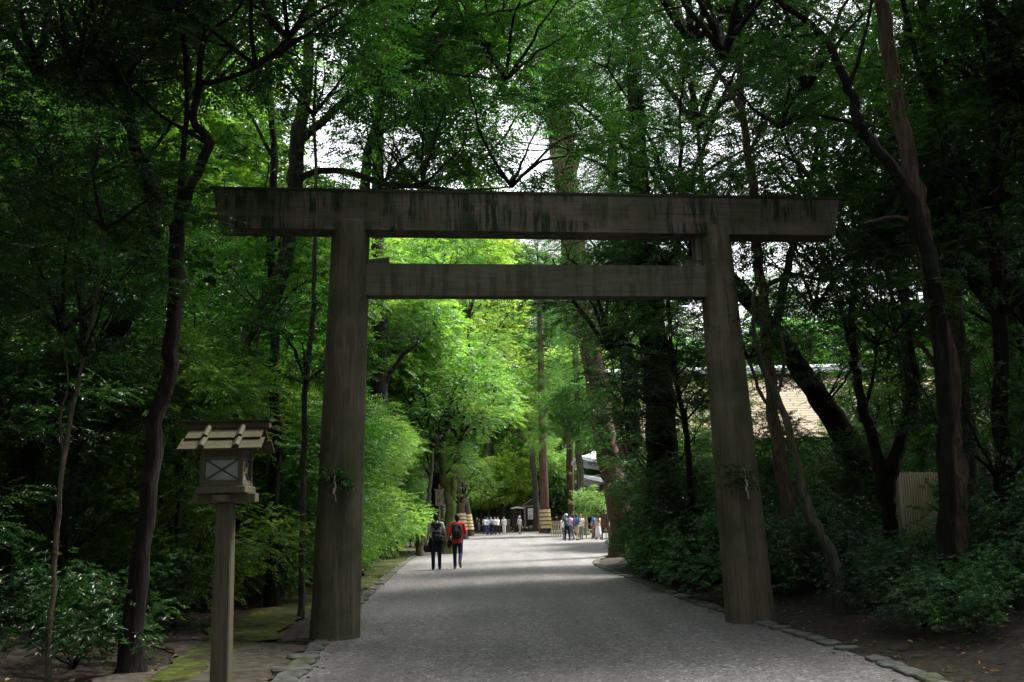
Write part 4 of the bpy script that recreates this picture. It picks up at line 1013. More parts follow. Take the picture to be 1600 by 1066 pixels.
sprig(1160, 752, 14.42, 1, 'sakaki sprig with white paper streamer tied to the right torii pillar', [(-.26, .10), (-.32, -.05), (-.20, .22), (.18, .12), (.22, -.02)])
sprig(521, 755, 13.72, 1, 'sakaki sprig with white paper streamer tied to the left torii pillar', [(-.12, .14), (-.08, .2), (.18, .05), (.22, -.02), (.12, .18)])

# ------------------------------------------------------------------ wooden lantern
LY = 8.7
lb = at(346, 1066, LY); lx = lb.x
g0 = Vector((lx-.005, LY, 0)); g0.z = height(g0.x, LY)
lan = empty('wooden_lantern', g0, .04); tag(lan, 'wooden lantern on a square post with small plank roof, left of the torii', 'lantern')
def zl(py): return at(352, py, LY).z-g0.z
zt = zl(785)
b = MB(); b.box((0, 0, zt/2-.1), (.165, .165, zt+.2), None, .012, (.86, .86)); b.build('post', WOOD_LAMP, lan)
b = MB(); b.box((0, 0, zt+.035), (.545, .15, .075), None, .004); b.box((0, 0, zt+.032), (.13, .42, .06), None, .004); b.build('cross_arm', WOOD_LAMP, lan)
z0 = zt+.075
b = MB(); b.box((0, 0, z0+.03), (.425, .425, .06), None, .005); b.box((0, 0, z0+.075), (.385, .385, .03), None, .004)
hb = .30; z1 = z0+.09
for sx in (-1, 1):
    for sy in (-1, 1): b.box((sx*.165, sy*.165, z1+hb/2), (.042, .042, hb))
for z in (z1+.012, z1+.215, z1+hb-.016):
    for s in (-1, 1):
        b.box((0, s*.167, z), (.288, .03, .026)); b.box((s*.167, 0, z), (.03, .288, .026))
for s in (-1, 1):
    b.box((0, s*.164, z1+.255), (.288, .012, .06)); b.box((s*.164, 0, z1+.255), (.012, .288, .06))
b.build('lamp_box', WOOD_LAMP, lan)
for k in range(4):
    R = Matrix.Rotation(k*PI/2, 3, 'Z')
    b = MB(); b.box(R @ Vector((0, -.152, z1+.114)), (.288, .004, .178), R); p = b.build('pane', PANE, lan)
    b = MB(); L = math.hypot(.288, .178); a = math.atan2(.178, .288)
    b.box(R @ Vector((0, -.160, z1+.114)), (L*.97, .010, .014), R @ Matrix.Rotation(a, 3, 'Y')); b.box(R @ Vector((0, -.1705, z1+.114)), (L*.97, .010, .014), R @ Matrix.Rotation(-a, 3, 'Y'))
    b.build('lattice', WOOD_LAMP, p)
zr = zl(668)
rf = Matrix.Rotation
sl = math.atan2(zr-(z1+hb-.02), .34)
def slope_pt(s, d, off=0):   # point d metres down the slope on side s
    return Vector((0, s*(d*math.cos(sl)+off*math.sin(sl)), zr-d*math.sin(sl)+off*math.cos(sl)))
b = MB()
for s in (-1, 1):
    R = rf(-s*sl if s > 0 else sl, 3, 'X')
    c = slope_pt(s, .11, 0); b.box(c, (.66, .20, .018), R, .002)
    c = slope_pt(s, .27, -.020); b.box(c, (.72, .19, .018), R, .002)
roof = b.build('roof', WOOD_ROOF, lan)
for s in (-1, 1):
    R = rf(-s*sl if s > 0 else sl, 3, 'X')
    for x in (-.15, .15):
        b = MB()
        for (d, off, L, w) in ((.11, .026, .22, .045), (.275, .006, .19, .05)):
            c = slope_pt(s, d, off)+Vector((x, 0, 0))
            b.box(c, (w, L, .016), R @ Matrix.Rotation(0, 3, 'Y'))
            b.box(c+R @ Vector((-w*.22, 0, .016)), (w*.62, L, .012), R @ Matrix.Rotation(-.55, 3, 'Y')); b.box(c+R @ Vector((w*.22, 0, .016)), (w*.62, L, .012), R @ Matrix.Rotation(.55, 3, 'Y'))
        b.build('batten', WOOD_ROOF, roof)
b = MB(); b.box((0, 0, zr+.018), (.755, .10, .065), None, .004, (1, .8)); b.box((0, 0, zr+.055), (.77, .12, .013)); b.build('ridge', WOOD_ROOF, roof)
for s in (-1, 1):
    b = MB(); b.poly([(s*.25, -.25, z1+hb), (s*.25, .25, z1+hb), (s*.25, 0, zr-.03), (s*.26, -.25, z1+hb), (s*.26, .25, z1+hb), (s*.26, 0, zr-.03)], [[0, 1, 2], [3, 5, 4], [0, 3, 4, 1], [1, 4, 5, 2], [2, 5, 3, 0]])
    b.build('gable_board', WOOD_DKBROWN, roof)

# ------------------------------------------------------------------ sign board by the path
SY = 45
sg = gnd(690, 866); SY = sg.y
g = at(687.5, 866, SY); g.z = height(g.x, SY)
sign = empty('sign_board', g, .0); tag(sign, 'weathered wooden sign board with black characters on a tall post left of the path', 'sign')
def sz(py): return at(687, py, SY).z-g.z
wpp = SY/F
b = MB(); b.box((0, .03, sz(757)/2), (.07, .06, sz(757)), None, .006); b.build('post', WOOD_SIGN, sign)
cz = (sz(766)+sz(790))/2; hh = sz(766)-sz(790); ww = 12.2*wpp
b = MB(); b.box((0, -.02, cz), (ww, .035, hh), None, .004); brd = b.build('board', WOOD_SIGN, sign)
b = MB(); b.box((0, -.02, cz+hh/2+.025), (ww+.1, .12, .04), None, .004); b.build('cap_board', WOOD_SIGN, sign)
def text(body, size, loc, mat, parent, name='lettering'):
    cu = bpy.data.curves.new(name, 'FONT'); cu.body = body; cu.size = size; cu.align_x = 'CENTER'; cu.align_y = 'CENTER'; cu.extrude = .002
    o = bpy.data.objects.new('tmp', cu); COL.objects.link(o)
    dg = bpy.context.evaluated_depsgraph_get(); dg.update()
    me = bpy.data.meshes.new_from_object(o.evaluated_get(dg)); bpy.data.objects.remove(o)
    me.materials.clear(); r = link(name, me, mat, parent); r.location = loc; r.rotation_euler = (PI/2, 0, 0); return r
fs = hh*.30
text('正', fs, (-ww*.10, -.041, cz+hh*.27), INK, brd)
text('宮', fs, (-ww*.10, -.041, cz-hh*.20), INK, brd)
b = MB(); b.box((0, 0, 0), (.02, .006, hh*.26)); b.poly([(-.04, -.003, hh*.12), (.04, -.003, hh*.12), (0, -.003, hh*.22), (-.04, .003, hh*.12), (.04, .003, hh*.12), (0, .003, hh*.22)], [[0, 1, 2], [3, 5, 4], [0, 3, 4, 1], [1, 4, 5, 2], [2, 5, 3, 0]])
b.build('arrow', INK, brd, loc=(ww*.33, -.041, cz-hh*.02))

# ------------------------------------------------------------------ long roofed hall on the right
HY = 44
def roofhall():
    A = at(985, 690, HY); Bp = at(1700, 690, HY); ez = A.z+.0; x0 = A.x; x1 = 27
    ry = HY+6.5; rz = at(1220, 585, ry).z
    root = empty('shrine_hall', ((x0+x1)/2, HY+2, 0)); tag(root, 'long wooden hall with a golden shingled roof behind the trees on the right', 'building')
    ox, oy = root.location.x, root.location.y
    n = 30; V = []; UV = []
    def zc(t): return ez+(rz-ez)*(t*.86+.14*t*t)
    m = 12
    L = math.hypot(ry-HY, rz-ez)
    verts = []
    for j in range(m+1):
        t = j/m; y = HY+(ry-HY)*t
        for x in (x0, x1): verts.append((x-ox, y-oy, zc(t)))
    for j in range(m+1):
        t = j/m; y = ry+(ry-HY)*t
        for x in (x0, x1): verts.append((x-ox, y-oy, zc(1-t)))
    me = bpy.data.meshes.new('roof'); fc = []
    for b0 in (0, (m+1)*2):
        for j in range(m):
            a = b0+j*2; fc.append((a, a+1, a+3, a+2))
    me.from_pydata(verts, [], fc); uv = me.uv_layers.new(name='UVMap')
    for p in me.polygons:
        for li in p.loop_indices:
            v = me.vertices[me.loops[li].vertex_index].co; uv.data[li].uv = (v.x, (v.y+oy-HY)/(ry-HY)*L)
    o = link('roof', me, SHINGLE, root); o.modifiers.new('s', 'SOLIDIFY').thickness = .16
    dg = bpy.context.evaluated_depsgraph_get(); dg.update(); me2 = bpy.data.meshes.new_from_object(o.evaluated_get(dg)); o.modifiers.clear(); o.data = me2
    roof = o
    b = MB(); b.box(((x0+x1)/2-ox, ry-oy, rz+.16), (x1-x0+.6, .9, .34), None, .03); b.box(((x0+x1)/2-ox, ry-oy, rz+.38), (x1-x0+.9, .55, .12), None, .02)
    b.build('ridge_cap', COPPER, roof)
    b = MB(); b.box(((x0+x1)/2-ox, HY+.02-oy, ez-.15), (x1-x0, .06, .16)); b.build('eave_board', WOOD_DKBROWN, roof)
    b = MB(); wy = HY+2.0
    b.box(((x0+x1)/2-ox+.6, wy+3-oy, ez/2-.1), (x1-x0-3, 5.6, ez+.1)); b.build('wall', WOOD_DKBROWN, root)
    for k in range(7):
        x = x0+1.6+k*(x1-x0-3)/6.
        b = MB(); b.box((x-ox, HY+.9-oy, ez/2), (.28, .28, ez)); b.build('pillar', WOOD_DKBROWN, root)
    for k in range(6):
        x = x0+1.6+(k+.5)*(x1-x0-3)/6.
        b = MB(); b.box((x-ox, wy+.16-oy, 1.7), (2.2, .05, 1.8)); w_ = b.build('window', WOOD_SIGN, root)
        b = MB(); b.box((x-ox, wy+.13-oy, 1.7), (2.04, .012, 1.64)); b.build('pane', PANE, w_)
roofhall()

# ------------------------------------------------------------------ vertical slat fence at the right
def fence():
    Y = 21; a = at(1405, 738, Y); c = at(1502, 728, Y+1.2); top = a.z
    root = empty('slat_fence', (a.x, a.y, height(a.x, a.y))); tag(root, 'tall fence of upright bamboo slats half hidden by shrubs on the right', 'fence')
    d = Vector((c.x-a.x, c.y-a.y, 0)); L = d.length+1.2; ang = math.atan2(d.y, d.x); root.rotation_euler.z = ang
    H = top-root.location.z; b = MB(); n = int(L/.085)
    for k in range(n): b.box((k*.085, 0, H/2), (.068, .03, H+random.uniform(-.02, .02)), None, .004)
    b.build('slats', BAMBOO, root)
    b = MB()
    for z in (.4, H-.25): b.box((L/2, .04, z), (L, .04, .08))
    b.build('rail', WOOD_DKBROWN, root)
    for x in (-.07, L):
        b = MB(); b.box((x, .02, H/2+.35), (.11, .11, H+.7), None, .01); b.build('post', WOOD_SIGN, root)
fence()

# ------------------------------------------------------------------ buildings at the far end
def curved_roof_hall():
    Y = 92; root = empty('ceremonial_hall', (0, 0, 0)); 
    p = at(913, 757, Y); q = at(900, 724, Y+2); x0 = p.x; ox = x0+9; oy = Y+7; root.location = (ox, oy, 0)
    tag(root, 'hall with two pale curved metal roofs behind the giant cedar', 'building')
    def tier(name, xl, xr, yf, yb, ze, rise, over, lift):
        n = 20; V = []; Fc = []
        for j in range(9):
            t = j/8
            for i in range(n+1):
                u = i/n*2-1; w = (xr-xl)/2*(1-t*.35); y = yf+(yb-yf)*.5*t
                z = ze+rise*(t**1.6)+lift*(abs(u)**3)*(1-t)
                V.append(((xl+xr)/2+u*w-ox, y-oy, z))
        for j in range(8):
            for i in range(n): a = j*(n+1)+i; Fc.append((a, a+1, a+n+2, a+n+1))
        nb = len(V)
        for (x, y, z) in list(V): V.append((x, 2*((yf+yb)/2-oy)-y, z))
        for f in list(Fc): Fc.append(tuple(nb+k for k in f[::-1]))
        for j in range(8):      # hipped sides
            for i in (0, n):
                a = j*(n+1)+i; c = a+n+1; Fc.append((a, c, nb+c, nb+a))
        me = bpy.data.meshes.new(name); me.from_pydata(V, [], Fc); o = link(name, me, COPPER, root)
        m = o.modifiers.new('s', 'SOLIDIFY'); m.thickness = .3
        dg = bpy.context.evaluated_depsgraph_get(); dg.update(); me2 = bpy.data.meshes.new_from_object(o.evaluated_get(dg)); o.modifiers.clear(); o.data = me2; return o
    tier('roof', x0, x0+18, Y, Y+14, p.z, 1.7, 0, .9)
    tier('upper_roof', q.x+.2, x0+18.5, Y+1, Y+13, q.z-.2, 3.0, 0, .9)
    b = MB(); b.box((0, 0, p.z/2), (14, 10, p.z)); b.build('wall', WOOD_DKBROWN, root)
    b = MB(); b.box((0, 0, (p.z+q.z)/2+.5), (13, 8.4, q.z-p.z-.6)); b.build('upper_wall', WOOD_DKBROWN, root)
    for k in range(6):
        b = MB(); b.box((-7.3+k*2.92, -5.5, p.z/2), (.3, .3, p.z)); b.build('pillar', WOOD_DKBROWN, root)
curved_roof_hall()
def gable_hut(name, label, cx, Y, wpxl, py_ridge, py_eave, py_base, roofmat, wallmat, depth=3, wall=True, over=.4, cat='building', ext=0):
    g = at(cx, py_base, Y); g.z = 0; root = empty(name, g); tag(root, label, cat)
    w = wpx(wpxl, Y); ez = at(cx, py_eave, Y).z; rz = at(cx, py_ridge, Y).z
    hw = w/2+over
    b = MB(); t = .12
    b.poly([(-hw, 0, ez), (0, 0, rz), (0, depth, rz), (-hw, depth, ez), (-hw, 0, ez-t), (0, 0, rz-t), (0, depth, rz-t), (-hw, depth, ez-t)], [[0, 1, 2, 3], [7, 6, 5, 4], [0, 4, 5, 1], [3, 2, 6, 7], [0, 3, 7, 4]])
    b.poly([(hw, 0, ez), (0, 0, rz), (0, depth, rz), (hw, depth, ez), (hw, 0, ez-t), (0, 0, rz-t), (0, depth, rz-t), (hw, depth, ez-t)], [[3, 2, 1, 0], [4, 5, 6, 7], [1, 5, 4, 0], [7, 6, 2, 3], [4, 7, 3, 0]])
    b.build('roof', roofmat, root)
    b = MB()
    if wall: b.box((0, depth/2+.2, ez/2), (w, depth-.6, ez-.1)); b.build('wall', wallmat, root)
    b = MB(); b.poly([(-w/2, .12, ez-.12), (w/2, .12, ez-.12), (0, .12, rz-.3), (-w/2, .2, ez-.12), (w/2, .2, ez-.12), (0, .2, rz-.3)], [[0, 1, 2], [3, 5, 4], [0, 3, 4, 1], [1, 4, 5, 2], [2, 5, 3, 0]]); b.build('gable', wallmat, root)
    for s in (-1, 1):
        b = MB(); b.box((s*w/2, .15, ez/2), (.16, .16, ez)); b.build('post', WOOD_SIGN if wall else wallmat, root)
    b = MB(); b.box((0, .06, ez-.06), (w+.9, .10, .12)); b.build('lintel', WOOD_SIGN, root)
    return root
hut = gable_hut('notice_hall', 'dark gabled wooden hall with a white picture panel, left of the wrapped cedar', 833, 116, 24, 778, 790, 822, WOOD_SIGN, WOOD_DKBROWN, 4, True, .3)
def poster():
    m, nt, out = nm('picture_panel'); v = coords(nt, (1, 1, 1)); 
    n1 = N(nt, 'TexNoise'); n1.inputs['Scale'].default_value = 3.2; n1.inputs['Detail'].default_value = 5; nt.links.new(v, n1.inputs['Vector'])
    hs = N(nt, 'HueSaturation'); hs.inputs['Saturation'].default_value = 1.7; nt.links.new(n1.outputs['Color'], hs.inputs['Color'])
    f = noise(nt, v, 1.3, 3); col = mixc(nt, ramp(nt, f, [(.46, (0, 0, 0)), (.56, (.8, .8, .8))]), (.72, .76, .8), hs.outputs[0])
    surf(nt, out, col, .5); return m
wp = wpx(1, 116)
b = MB(); b.box((-1.0*wp-.0, -.12, at(826, 803, 116).z), (13.5*wp, .06, 17*wp), None, .01); pn = b.build('notice_panel', PAPER, hut)
b = MB(); b.box((-1.0*wp, -.16, at(826, 804, 116).z), (11.5*wp, .01, 13*wp)); b.build('picture', poster(), pn)
b = MB(); rr = random.Random(2)
fl = empty('rock_border', at(833, 824, 113).xy.to_3d()); tag(fl, 'low border of pale rocks in front of the dark gabled hall', 'rock border')
for k in range(14):
    b = MB(); b.sph((0, 0, 0), (rr.uniform(.25, .4), .3, rr.uniform(.2, .35)), 8)
    for v in b.b.verts: v.co *= rr.uniform(.85, 1.15)
    o = b.build('rock', STONE, fl); o.location = (-1.6+k*.26, rr.uniform(-.2, .2), .1+.25*(k % 2))
gt = gable_hut('roofed_gate', 'little gate with a pale flat-pitched roof before the massive dark trunk', 809, 112, 9.5, 791.5, 793.5, 823, PAPER, WOOD_DKBROWN, 1.2, False, .35, 'gate')
b = MB(); b.box((0, .5, 1.1), (.55, .08, 2.2), None, .01); b.build('door', WOOD_DKBROWN, gt)
gable_hut('purification_pavilion', 'small open pavilion with a dark gabled roof behind the group with the pram', 768.5, 135, 11, 800, 804, 822, WOOD_DKBROWN, WOOD_DKBROWN, 3, False, .5, 'pavilion')
gable_hut('white_roofed_booth', 'low booth with a pale roof just right of the dark gabled pavilion', 778, 138, 8, 797, 799.5, 822, COPPER, WOOD_DKBROWN, 2, True, .4, 'booth')
gable_hut('white_roofed_booth', 'smallest pale-roofed booth beside the broad grey trunk', 786.5, 140, 4, 796, 798, 822, COPPER, WOOD_DKBROWN, 2, True, .2, 'booth')

# low post and rail fences right of the plaza
def rail_fence(label, p, q, h, n, rail=True):
    p = Vector((p.x, p.y, 0)); q = Vector((q.x, q.y, 0)); root = empty('rail_fence', p); tag(root, label, 'fence'); d = q-p
    for k in range(n):
        c = d*(k/(n-1)); b = MB(); b.tube([(c.x, c.y, -.02), (c.x, c.y, h)], .05, 8); b.build('post', BAMBOO, root)
    b = MB()
    for z in ([h*.92, h*.5] if rail else [h*.9]): b.tube([(0, 0, z), (d.x, d.y, z)], .035, 6)
    b.build('rail', BAMBOO, root)
rail_fence('short pale post fence between the wrapped cedar and the visitors', at(862, 826, 86), at(880, 828, 74), 1.25, 6)
rail_fence('bamboo rail fence behind the visitors at the right of the plaza', at(882, 828, 74), at(975, 828, 70), 1.1, 9)
g = gnd(912, 834); b = MB()
gp = empty('slim_pole', Vector((g.x, 68, 0))); tag(gp, 'slim pale pole standing among the visitors at the right of the plaza', 'pole')
b.tube([(0, 0, 0), (0, 0, 1.95)], .03, 8); b.build('shaft', BAMBOO, gp); b = MB(); b.box((0, 0, .02), (.3, .3, .05), None, .01); b.build('base', STONE, gp)
ib = empty('information_stand', Vector((at(946, 834, 66).x, 66, 0))); tag(ib, 'reddish-brown wooden information stand with a rounded top among the visitors on the right', 'stand')
b = MB(); b.box((-.22, 0, .9), (.09, .09, 1.8)); b.box((.22, 0, .9), (.09, .09, 1.8)); b.build('frame', BARK_RED, ib)
b = MB(); b.box((0, -.03, 1.25), (.5, .04, .9), None, .01); b.build('board', BARK_RED, ib); b = MB(); b.tube([(-.33, 0, 1.82), (0, 0, 1.98), (.33, 0, 1.82)], .06, 8); b.build('top', WOOD_LAMP, ib)

# ------------------------------------------------------------------ people
def cloth(c, rough=.85):
    k = 'cloth_%02d_%02d_%02d' % tuple(int(v*99) for v in c)
    if k in MATS: return MATS[k]
    m, nt, out = nm(k); v = coords(nt, (12, 12, 12)); f = noise(nt, v, 1, 3)
    surf(nt, out, ramp(nt, f, [(.3, tuple(x*.85 for x in c)), (.7, tuple(min(1, x*1.1) for x in c))]), rough, bump(nt, f, .3, .02), .2); return m
SKIN = m_simple('skin', (.42, .25, .17), (.52, .33, .23), (9, 9, 9), .6, 0, .01)
HAIRM = m_simple('black_hair', (.010, .009, .009), (.022, .018, .016), (60, 60, 12), .55, .3, .01)
HAIRB = m_simple('brown_hair', (.05, .028, .016), (.09, .05, .03), (60, 60, 12), .55, .3, .01)
def remesh(mb, name, mat, parent, vox, smooth=6):
    o = mb.build(name, mat, parent, True)
    baked(o, ('REMESH', dict(mode='VOXEL', voxel_size=vox, use_smooth_shade=True)), ('SMOOTH', dict(factor=.6, iterations=smooth)))
    return o
def person(label, pos, face, H, top, bottom, hair=HAIRM, legs=((8, 0), (-8, 5)), arms=((5, 10, 8), (-5, 10, 8)), sleeve='short', skirt=False, shorts=False, long_hair=False,
           hat=None, lean=0, vox=.028, fingers=False, shoes=(.03, .03, .03), longtop=0, group=None, mask=False, stout=1.0, grip=False, head_dn=0):
    """face: heading in radians (0 looks along +Y). legs: (hip swing, knee bend) left, right; arms: (swing, elbow bend, spread) left, right, in degrees"""
    k = H/1.72
    root = empty('person', pos, face); tag(root, label, 'person', group)
    R = math.radians; ln = R(lean)
    def P(x, y, z): return Vector((x, y, z))*k
    hipz = .90
    def tor(x, y, z):  # torso point, leaning forward about the hips
        dz = z-hipz; return P(x, y+dz*math.sin(ln), hipz+dz*math.cos(ln))
    J = {}
    for s, (a, kb) in zip((-1, 1), legs):
        hip = P(s*.088, 0, hipz); a = R(a); kb = R(kb)
        knee = hip+Vector((s*.01, math.sin(a)*.43, -math.cos(a)*.43))*k
        a2 = a-kb; ank = knee+Vector((0, math.sin(a2)*.40, -math.cos(a2)*.40))*k
        a3 = a2+R(0); toe = ank+Vector((s*.02, math.cos(a3)*.15, math.sin(a3)*.15-.035*math.cos(a3)))*k; heel = ank+Vector((0, -math.cos(a3)*.05, -.04*math.cos(a3)-math.sin(a3)*.05))*k
        J[s] = [hip, knee, ank, toe, heel]
    low = min(min(j[3].z, j[4].z) for j in J.values())-.03*k
    shz = 1.405
    A = {}
    for s, (sw, eb, sd) in zip((-1, 1), arms):
        sh = tor(s*.175*stout, 0, shz); sw = R(sw)+ln*.0; sd = R(sd); eb = R(eb)
        el = sh+Vector((s*math.sin(sd)*.27, math.sin(sw)*.27, -math.cos(sw)*math.cos(sd)*.27))*k
        w2 = sw+eb; inn = R(8) if eb > .5 else 0
        wr = el+Vector((s*(math.sin(sd*.6)*.25-math.sin(inn)*.25), math.sin(w2)*.245, -math.cos(w2)*math.cos(sd*.6)*.245))*k
        A[s] = [sh, el, wr]
    hd = R(head_dn); hc = tor(0, .015+.06*math.sin(hd), 1.60-.02*abs(math.sin(hd)))
    nk = tor(0, 0, 1.47)
    # body: one continuous skin surface
    b = MB(); st = stout
    b.cap(tor(-.05, 0, 1.0), tor(-.06, 0, 1.30), .10*k*st, .115*k*st); b.cap(tor(.05, 0, 1.0), tor(.06, 0, 1.30), .10*k*st, .115*k*st)
    b.cap(tor(-.13, 0, 1.40), tor(.13, 0, 1.40), .055*k, .055*k); b.cap(tor(0, 0, 1.36), nk+Vector((0, 0, .05*k)), .065*k, .052*k)
    b.cap(P(-.07, 0, .93), P(.07, 0, .93), .105*k*st, .105*k*st)
    b.sph(hc+Vector((0, 0, .015*k)), (.078*k, .096*k, .105*k)); b.sph(hc+Vector((0, .03*k, -.05*k)), (.058*k, .06*k, .065*k))
    b.cap(hc+Vector((0, .088*k, .005*k)), hc+Vector((0, .106*k, -.022*k)), .012*k, .016*k, 8)
    for s in (-1, 1):
        b.sph(hc+Vector((s*.08*k, 0, 0)), (.014*k, .028*k, .036*k), 8)
        hip, knee, ank, toe, heel = J[s]
        b.cap(hip, knee, .085*k, .055*k); b.cap(knee, ank, .055*k, .038*k); b.cap(ank, toe, .036*k, .028*k)
        b.cap(knee+(ank-knee)*.1, knee+(ank-knee)*.45, .05*k, .052*k)
        sh, el, wr = A[s]; b.cap(sh, el, .050*k, .038*k); b.cap(el, wr, .038*k, .026*k)
        d = (wr-el).normalized(); side = Vector((0, 1, 0)); side = (side-d*side.dot(d)).normalized(); nrm = d.cross(side)*-s
        b.cap(wr, wr+d*.075*k, .026*k, .03*k) if not fingers else None
        if fingers:
            for q in (-.026, -.009, .009, .026): b.cap(wr, wr+d*.085*k+side*q*k, .017*k, .013*k, 8)
            for q, L in ((-.03, .058), (-.011, .075), (.011, .08), (.031, .07)):
                p0 = wr+d*.085*k+side*q*k; c = .9 if grip else .35
                p1 = p0+(d*math.cos(c*.6)+nrm*math.sin(c*.6)*-s*s)*L*.5*k; p2 = p1+(d*math.cos(c*1.7)+nrm*math.sin(c*1.7))*L*.5*k
                b.cap(p0, p1, .0095*k, .0085*k, 6); b.cap(p1, p2, .0085*k, .0075*k, 6)
            t0 = wr+d*.03*k+side*.025*k; t1 = t0+(d*.7+side*.6+nrm*.2)*.045*k; b.cap(t0, t1, .013*k, .010*k, 6); b.cap(t1, t1+(d+nrm*.4)*.03*k, .010*k, .008*k, 6)
        else:
            for q in (-.022, -.007, .008, .022): b.cap(wr+d*.06*k+side*q*k, wr+d*(.13-abs(q))*k+side*q*1.3*k+nrm*.02*k, .012*k, .009*k, 6)
            b.cap(wr+d*.03*k, wr+d*.075*k+side*.045*k, .013*k, .009*k, 6)
    body = remesh(b, 'body', SKIN, root, vox*(.36 if fingers else .75)*k, 2 if fingers else 1)
    # face: eyes and mouth
    b = MB()
    for s in (-1, 1): b.sph(hc+Vector((s*.03*k, .087*k, .018*k)), (.011*k, .007*k, .006*k), 8)
    b.build('eyes', INK, root)
    b = MB(); b.sph(hc+Vector((0, .088*k, -.052*k)), (.022*k, .006*k, .005*k), 8); b.build('mouth', PAPER if mask else SKIN, root)
    if mask: b = MB(); b.sph(hc+Vector((0, .07*k, -.045*k)), (.055*k, .04*k, .045*k), 10); b.build('face_mask', PAPER, root)
    # hair
    b = MB(); b.sph(hc+Vector((0, -.018*k, .040*k)), (.092*k, .104*k, .100*k), 14); b.sph(hc+Vector((0, -.045*k, -.015*k)), (.080*k, .070*k, .075*k), 12)
    if long_hair: b.cap(hc+Vector((0, -.06*k, 0)), tor(0, -.115, 1.30), .078*k, .06*k)
    rr = random.Random(label)
    for q in range(14): a = rr.uniform(0, 6.28); b.sph(hc+Vector((math.cos(a)*.06, -.03+math.sin(a)*.06, .05+rr.uniform(0, .07)))*1+Vector((0, 0, 0)), .03*k, 6)
    remesh(b, 'hair', hair, root, .016*k, 2)
    if hat:
        b = MB(); b.sph(hc+Vector((0, -.01*k, .065*k)), (.105*k, .118*k, .085*k), 14); b.tube([hc+Vector((0, .0, .045*k)), hc+Vector((0, .012, .055*k))], [.155*k, .10*k], 18)
        b.build('hat', cloth(hat), root, True)
    # top
    b = MB(); zb = .93-longtop
    b.cap(tor(-.055, 0, zb+.12), tor(-.075, 0, 1.30), .118*k*st, .122*k*st); b.cap(tor(.055, 0, zb+.12), tor(.075, 0, 1.30), .118*k*st, .122*k*st); b.cap(tor(-.14*st, 0, 1.385), tor(.14*st, 0, 1.385), .07*k, .07*k)
    b.tube([tor(0, 0, zb-.02), tor(0, 0, zb+.18)], [.165*k*st, .15*k*st], 16)
    b.cap(tor(0, -.01, 1.40), tor(0, -.005, 1.455), .078*k, .064*k)
    for s in (-1, 1):
        sh, el, wr = A[s]
        if sleeve == 'short': b.cap(sh, sh.lerp(el, .62), .073*k, .062*k)
        else: b.cap(sh, el, .070*k, .055*k); b.cap(el, wr.lerp(el, .08), .055*k, .042*k)
    for v in b.b.verts: pass
    shirt = remesh(b, 'jacket' if sleeve == 'long' else 'shirt', cloth(top), root, vox*.6*k, 3)
    # bottom
    b = MB()
    if skirt:
        b.tube([P(0, 0, 1.0), P(0, 0, .85), P(0, 0, .45), P(0, 0, .14)], [.135*k, .165*k, .22*k, .27*k], 20)
        o = b.build('skirt', cloth(bottom), root, True)
    else:
        b.cap(P(-.065, 0, .94), P(.065, 0, .94), .118*k*st, .118*k*st)
        for s in (-1, 1):
            hip, knee, ank, toe, heel = J[s]
            if shorts: b.cap(hip, hip.lerp(knee, .95), .10*k, .082*k)
            else: b.cap(hip, knee, .10*k*st, .072*k); b.cap(knee, knee.lerp(ank, .97), .072*k, .055*k)
        remesh(b, 'shorts' if shorts else 'trousers', cloth(bottom), root, vox*.6*k, 3)
    for s in (-1, 1):
        hip, knee, ank, toe, heel = J[s]; b = MB(); b.cap(heel, toe, .042*k, .038*k); b.cap(ank, heel.lerp(toe, .3), .045*k, .046*k)
        b.build('shoe', cloth(shoes), root, True)
    root.location.z = pos[2]-low
    root['J'] = 0; del root['J']
    return root, A, J, tor, k

def on(root, p):   # local point to world
    c, s = math.cos(root.rotation_euler.z), math.sin(root.rotation_euler.z)
    return Vector((root.location.x+c*p.x-s*p.y, root.location.y+s*p.x+c*p.y, root.location.z+p.z))
# the two men in front
PY = 32.3
g = gnd(682, 888); g1 = Vector((at(682, 888, PY).x, PY, 0))
r1, A1, J1, t1, k1 = person('man in grey T-shirt and black hood with dark bags, walking away', g1, .05, 1.77, (.42, .43, .45), (.014, .018, .035),
    legs=((-4, 2), (9, 2)), arms=((-6, 12, 15), (10, 12, 20)), vox=.022, fingers=True, shoes=(.012, .012, .014), grip=True)
b = MB()   # hood lying on the upper back
b.cap(t1(-.10, -.09, 1.40), t1(.10, -.09, 1.40), .07, .07); b.cap(t1(-.06, -.12, 1.36), t1(0, -.15, 1.24), .06, .05); b.cap(t1(.06, -.12, 1.36), t1(0, -.15, 1.24), .06, .05); b.cap(t1(-.09, .05, 1.43), t1(-.10, -.08, 1.42), .05, .06); b.cap(t1(.09, .05, 1.43), t1(.10, -.08, 1.42), .05, .06)
remesh(b, 'hood', BLACK, r1, .02)
def bag(name, label, root, c, size, cat='bag', straps=(), mat=BLACK, pocket=True, rot=0):
    e = empty(name, on(root, Vector(c)), root.rotation_euler.z+rot); tag(e, label, cat)
    b = MB(); b.box((0, 0, 0), size, None, min(size)*.28); o = b.build('bag_body', mat, e, True)
    baked(o, ('SUBSURF', dict(levels=1, render_levels=1)))
    if pocket: b = MB(); b.box((0, -size[1]*.56, -size[2]*.15), (size[0]*.7, size[1]*.35, size[2]*.5), None, size[1]*.12); b.build('pocket', mat, e, True)
    for st in straps:
        b = MB(); b.tube([Vector(p)-Vector(c) for p in st], .014, 6); b.build('strap', mat, e)
    return e
